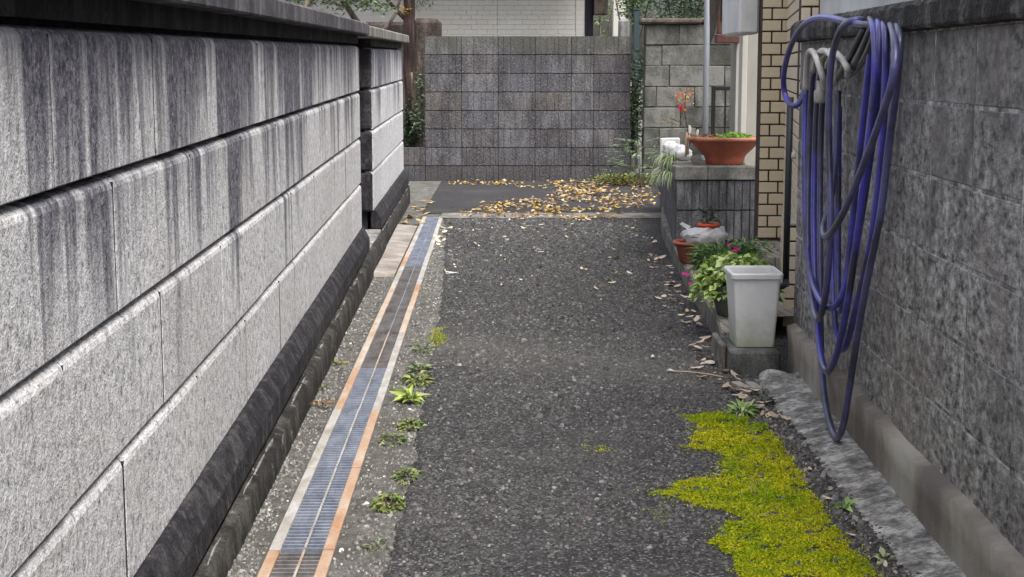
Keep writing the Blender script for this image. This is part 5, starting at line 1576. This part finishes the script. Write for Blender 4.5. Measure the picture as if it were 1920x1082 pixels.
# drift along the kerb
for k in range(76):
    y = random.choice((random.gauss(8.2, 0.55), random.gauss(8.2, 0.5), random.gauss(10.0, 1.0), random.gauss(6.5, 0.25)))
    edge = 0.90 + 0.028 * (y - 6.5) + (0.02 if y > 7 else 0)
    x = edge - abs(random.gauss(0, 0.075)) - 0.01
    fallen(x, y, 0.010 + random.uniform(0, 0.014), random.uniform(0.032, 0.062), 'leaf_tan', 'pale tan dry leaf gathered along the foot of the kerb', 'leaves gathered along the kerb')
for k in range(22):
    y = random.uniform(5.3, 6.1); x = 0.90 + random.gauss(0, 0.035) - 0.05 * (y - 5.6)
    fallen(x, y, 0.012 + random.uniform(0, 0.015), random.uniform(0.035, 0.065), 'leaf_tan', 'tan dry leaf below the concrete block at the head of the moss', 'leaves below the concrete block')
for k in range(20):
    y = random.uniform(12.2, 15.2); x = random.uniform(-0.6203 - 0.0231 * y + 0.03, -0.72)
    fallen(x, y, 0.004, random.uniform(0.06, 0.10), 'leaf_gold', 'yellow leaf on bare ground beyond the far end of the drain', 'leaves beyond the drain')
for k in range(12):
    y = random.uniform(10.6, 12.8); x = GR(y) + random.uniform(0.01, 0.09)
    fallen(x, y, 0.005, random.uniform(0.05, 0.085), 'leaf_pale', 'pale leaf on the cement beside the far grates', 'leaves beside the far grates')
for k in range(7):
    fallen(0.93 + random.gauss(0, 0.02), random.uniform(3.6, 5.1), 0.014, random.uniform(0.02, 0.035), 'leaf_tan', 'small dry leaf in the rubble between moss and sloped concrete', 'leaves in the rubble line')

# ================================================================== WEEDS
def weed(label, loc, n, spread, L, W, pal, rise=0.5, seed=0, flat=0.35):
    r_ = np.random.default_rng(100 + seed)
    t = thing('weed', label, 'weed', loc)
    az = r_.uniform(0, 6.283, n); r = np.sqrt(r_.uniform(0, 1, n)) * spread
    P = np.stack([r * np.cos(az) * 0.7, r * np.sin(az) * 1.3, 0.002 + rise * spread * r_.uniform(0, 1, n) * (1.1 - r / spread)], 1)
    D = np.stack([np.cos(az), np.sin(az), r_.uniform(-0.05, flat * 2, n)], 1) + r_.normal(0, 0.25, (n, 3))
    obj('leaves', leaf_mesh('leaves', P, D, r_.uniform(0.7, 1.25, n) * L, r_.uniform(0.7, 1.25, n) * W, pal, droop=0.3), None, t)
    mb = MB()
    for i in range(5):
        a = i * 1.25
        mb.tube([(0, 0, 0), (0.3 * spread * math.cos(a), 0.4 * spread * math.sin(a), 0.4 * rise * spread), (0.55 * spread * math.cos(a), 0.9 * spread * math.sin(a), 0.5 * rise * spread)], 0.0016, 5)
    mb.build('stems', 'bark_grey', t)
    return t
YG = [(0.20, 0.27, 0.07), (0.30, 0.36, 0.12), (0.11, 0.16, 0.05), (0.26, 0.24, 0.10)]
SG = [(0.17, 0.22, 0.11), (0.26, 0.31, 0.17), (0.10, 0.15, 0.06)]
weed('sparse grey green weed beside the drain below the moss tuft', (-0.395, 6.78, 0.002), 60, 0.055, 0.026, 0.010, SG, 0.5, 1)
weed('grey green weed rosette beside the drain, above the bright yellow weed', (-0.385, 6.33, 0.002), 70, 0.06, 0.032, 0.013, SG, 0.4, 2)
weed('leafy green weed beside the drain just above the bright yellow weed', (-0.375, 6.08, 0.002), 110, 0.062, 0.036, 0.014, YG, 0.5, 3)
weed('bright yellow green rosette weed with broad leaves beside the drain', (-0.385, 5.74, 0.002), 34, 0.030, 0.065, 0.024, [(0.38, 0.48, 0.12), (0.48, 0.55, 0.22), (0.28, 0.38, 0.08)], 0.9, 4, 0.5)
weed('small creeping green weed beside the drain, middle of the row', (-0.350, 5.30, 0.002), 90, 0.050, 0.024, 0.013, YG, 0.5, 5)
weed('creeping weed runner touching the orange grate rail', (-0.405, 5.10, 0.002), 70, 0.055, 0.020, 0.012, YG + SG, 0.4, 6)
weed('leggy green weed at the asphalt edge, second nearest the camera', (-0.318, 4.62, 0.002), 90, 0.048, 0.024, 0.013, YG + SG, 0.6, 7)
weed('bushy clover-like weed beside the drain nearest the camera', (-0.352, 4.32, 0.002), 150, 0.055, 0.022, 0.015, YG, 0.6, 8)
weed('tiny sparse weed on the cement next to the nearest grate', (-0.36, 3.93, 0.002), 30, 0.04, 0.018, 0.008, SG, 0.3, 9)
weed('tiny weed under the left wall beside the third grate', (-0.745, 5.95, 0.002), 14, 0.022, 0.024, 0.010, YG, 0.6, 10)
weed('yellow leafed weed under the left wall by the fourth grate', (-0.735, 6.45, 0.002), 18, 0.03, 0.024, 0.010, YG + [(0.35, 0.30, 0.08)], 0.5, 11)
weed('bright green weed at the upper edge of the moss patch', (0.835, 5.50, 0.008), 46, 0.035, 0.055, 0.013, [(0.22, 0.36, 0.10), (0.32, 0.45, 0.16), (0.40, 0.48, 0.22)], 0.7, 12, 0.5)
weed('dark round leafed weed on the edge of the sloped concrete', (0.945, 5.62, 0.012), 9, 0.028, 0.030, 0.028, [(0.05, 0.085, 0.05), (0.08, 0.12, 0.08)], 1.2, 13)
weed('small fresh green seedling in the rubble beside the moss', (0.945, 4.26, 0.012), 11, 0.014, 0.038, 0.017, [(0.27, 0.45, 0.12), (0.36, 0.52, 0.18)], 0.8, 14, 0.7)
weed('pale seedling in the rubble at the lower edge of the photo', (0.945, 3.79, 0.012), 12, 0.018, 0.034, 0.013, [(0.36, 0.42, 0.22), (0.45, 0.48, 0.30)], 0.6, 15, 0.5)
weed('dry brown leaf clump under the left wall beside the third grate', (-0.715, 5.62, 0.004), 9, 0.03, 0.04, 0.016, [(0.30, 0.17, 0.07), (0.18, 0.10, 0.05), (0.42, 0.27, 0.12)], 0.5, 16)

# ================================================================== SMALL DEBRIS
for i, (x, y, rz, lab) in enumerate(((0.888, 5.88, 0.25, 'left of two pale brick chips lying below the concrete block'), (0.935, 5.87, 0.12, 'right of two pale brick chips lying below the concrete block'))):
    t = thing('brick_chip', lab, 'brick', (x, y, 0.010), rz)
    me = MB().box(-0.019, 0.019, -0.06, 0.06, 0, 0.028, 0.003).mesh('chip'); roughen(me, 0.003, 20, i)
    obj('chip', me, 'brick_chip', t)
st = thing('dry_stick', 'thin dry stalk with a white tip on the asphalt by the concrete block', 'stick', (0.66, 6.24, 0.016))
MB().tube(smooth_path([(0, 0, 0), (0.06, -0.03, 0.004), (0.14, -0.08, 0.003), (0.19, -0.12, 0.001)], 4), 0.0026, 6).build('stalk', 'stake_tan', st, True)
MB().tube([(-0.022, 0.012, 0.001), (-0.01, 0.006, 0.003), (0.004, -0.002, 0.001)], [0.003, 0.0065, 0.003], 6).build('tip', 'stake', st, True)
t = thing('paper_scrap', 'white scrap of paper on the asphalt near the drain, halfway up', 'paper', (-0.37, 9.35, 0.012), 0.2)
obj('sheet', mesh('sheet', [(-0.035, -0.03, 0), (0.03, -0.035, 0.004), (0.035, 0.03, 0), (-0.03, 0.04, 0.006)], [(0, 1, 2, 3)]), 'white_foam', t)
# rough boulder of mortar below the block, at the top of the sloped concrete
t = thing('mortar_lump', 'flat weathered mortar lump between concrete block and right wall', 'mortar lump', (1.055, 6.02, 0))
bm = bmesh.new(); bmesh.ops.create_icosphere(bm, subdivisions=3, radius=1.0)
for v in bm.verts:
    v.co = Vector((v.co.x * 0.085, v.co.y * 0.16, max(-0.3, v.co.z) * 0.055))
me = bpy.data.meshes.new('lump'); bm.to_mesh(me); bm.free(); roughen(me, 0.014, 9, 2)
me.polygons.foreach_set('use_smooth', [True] * len(me.polygons))
obj('lump', me, 'haunch', t)
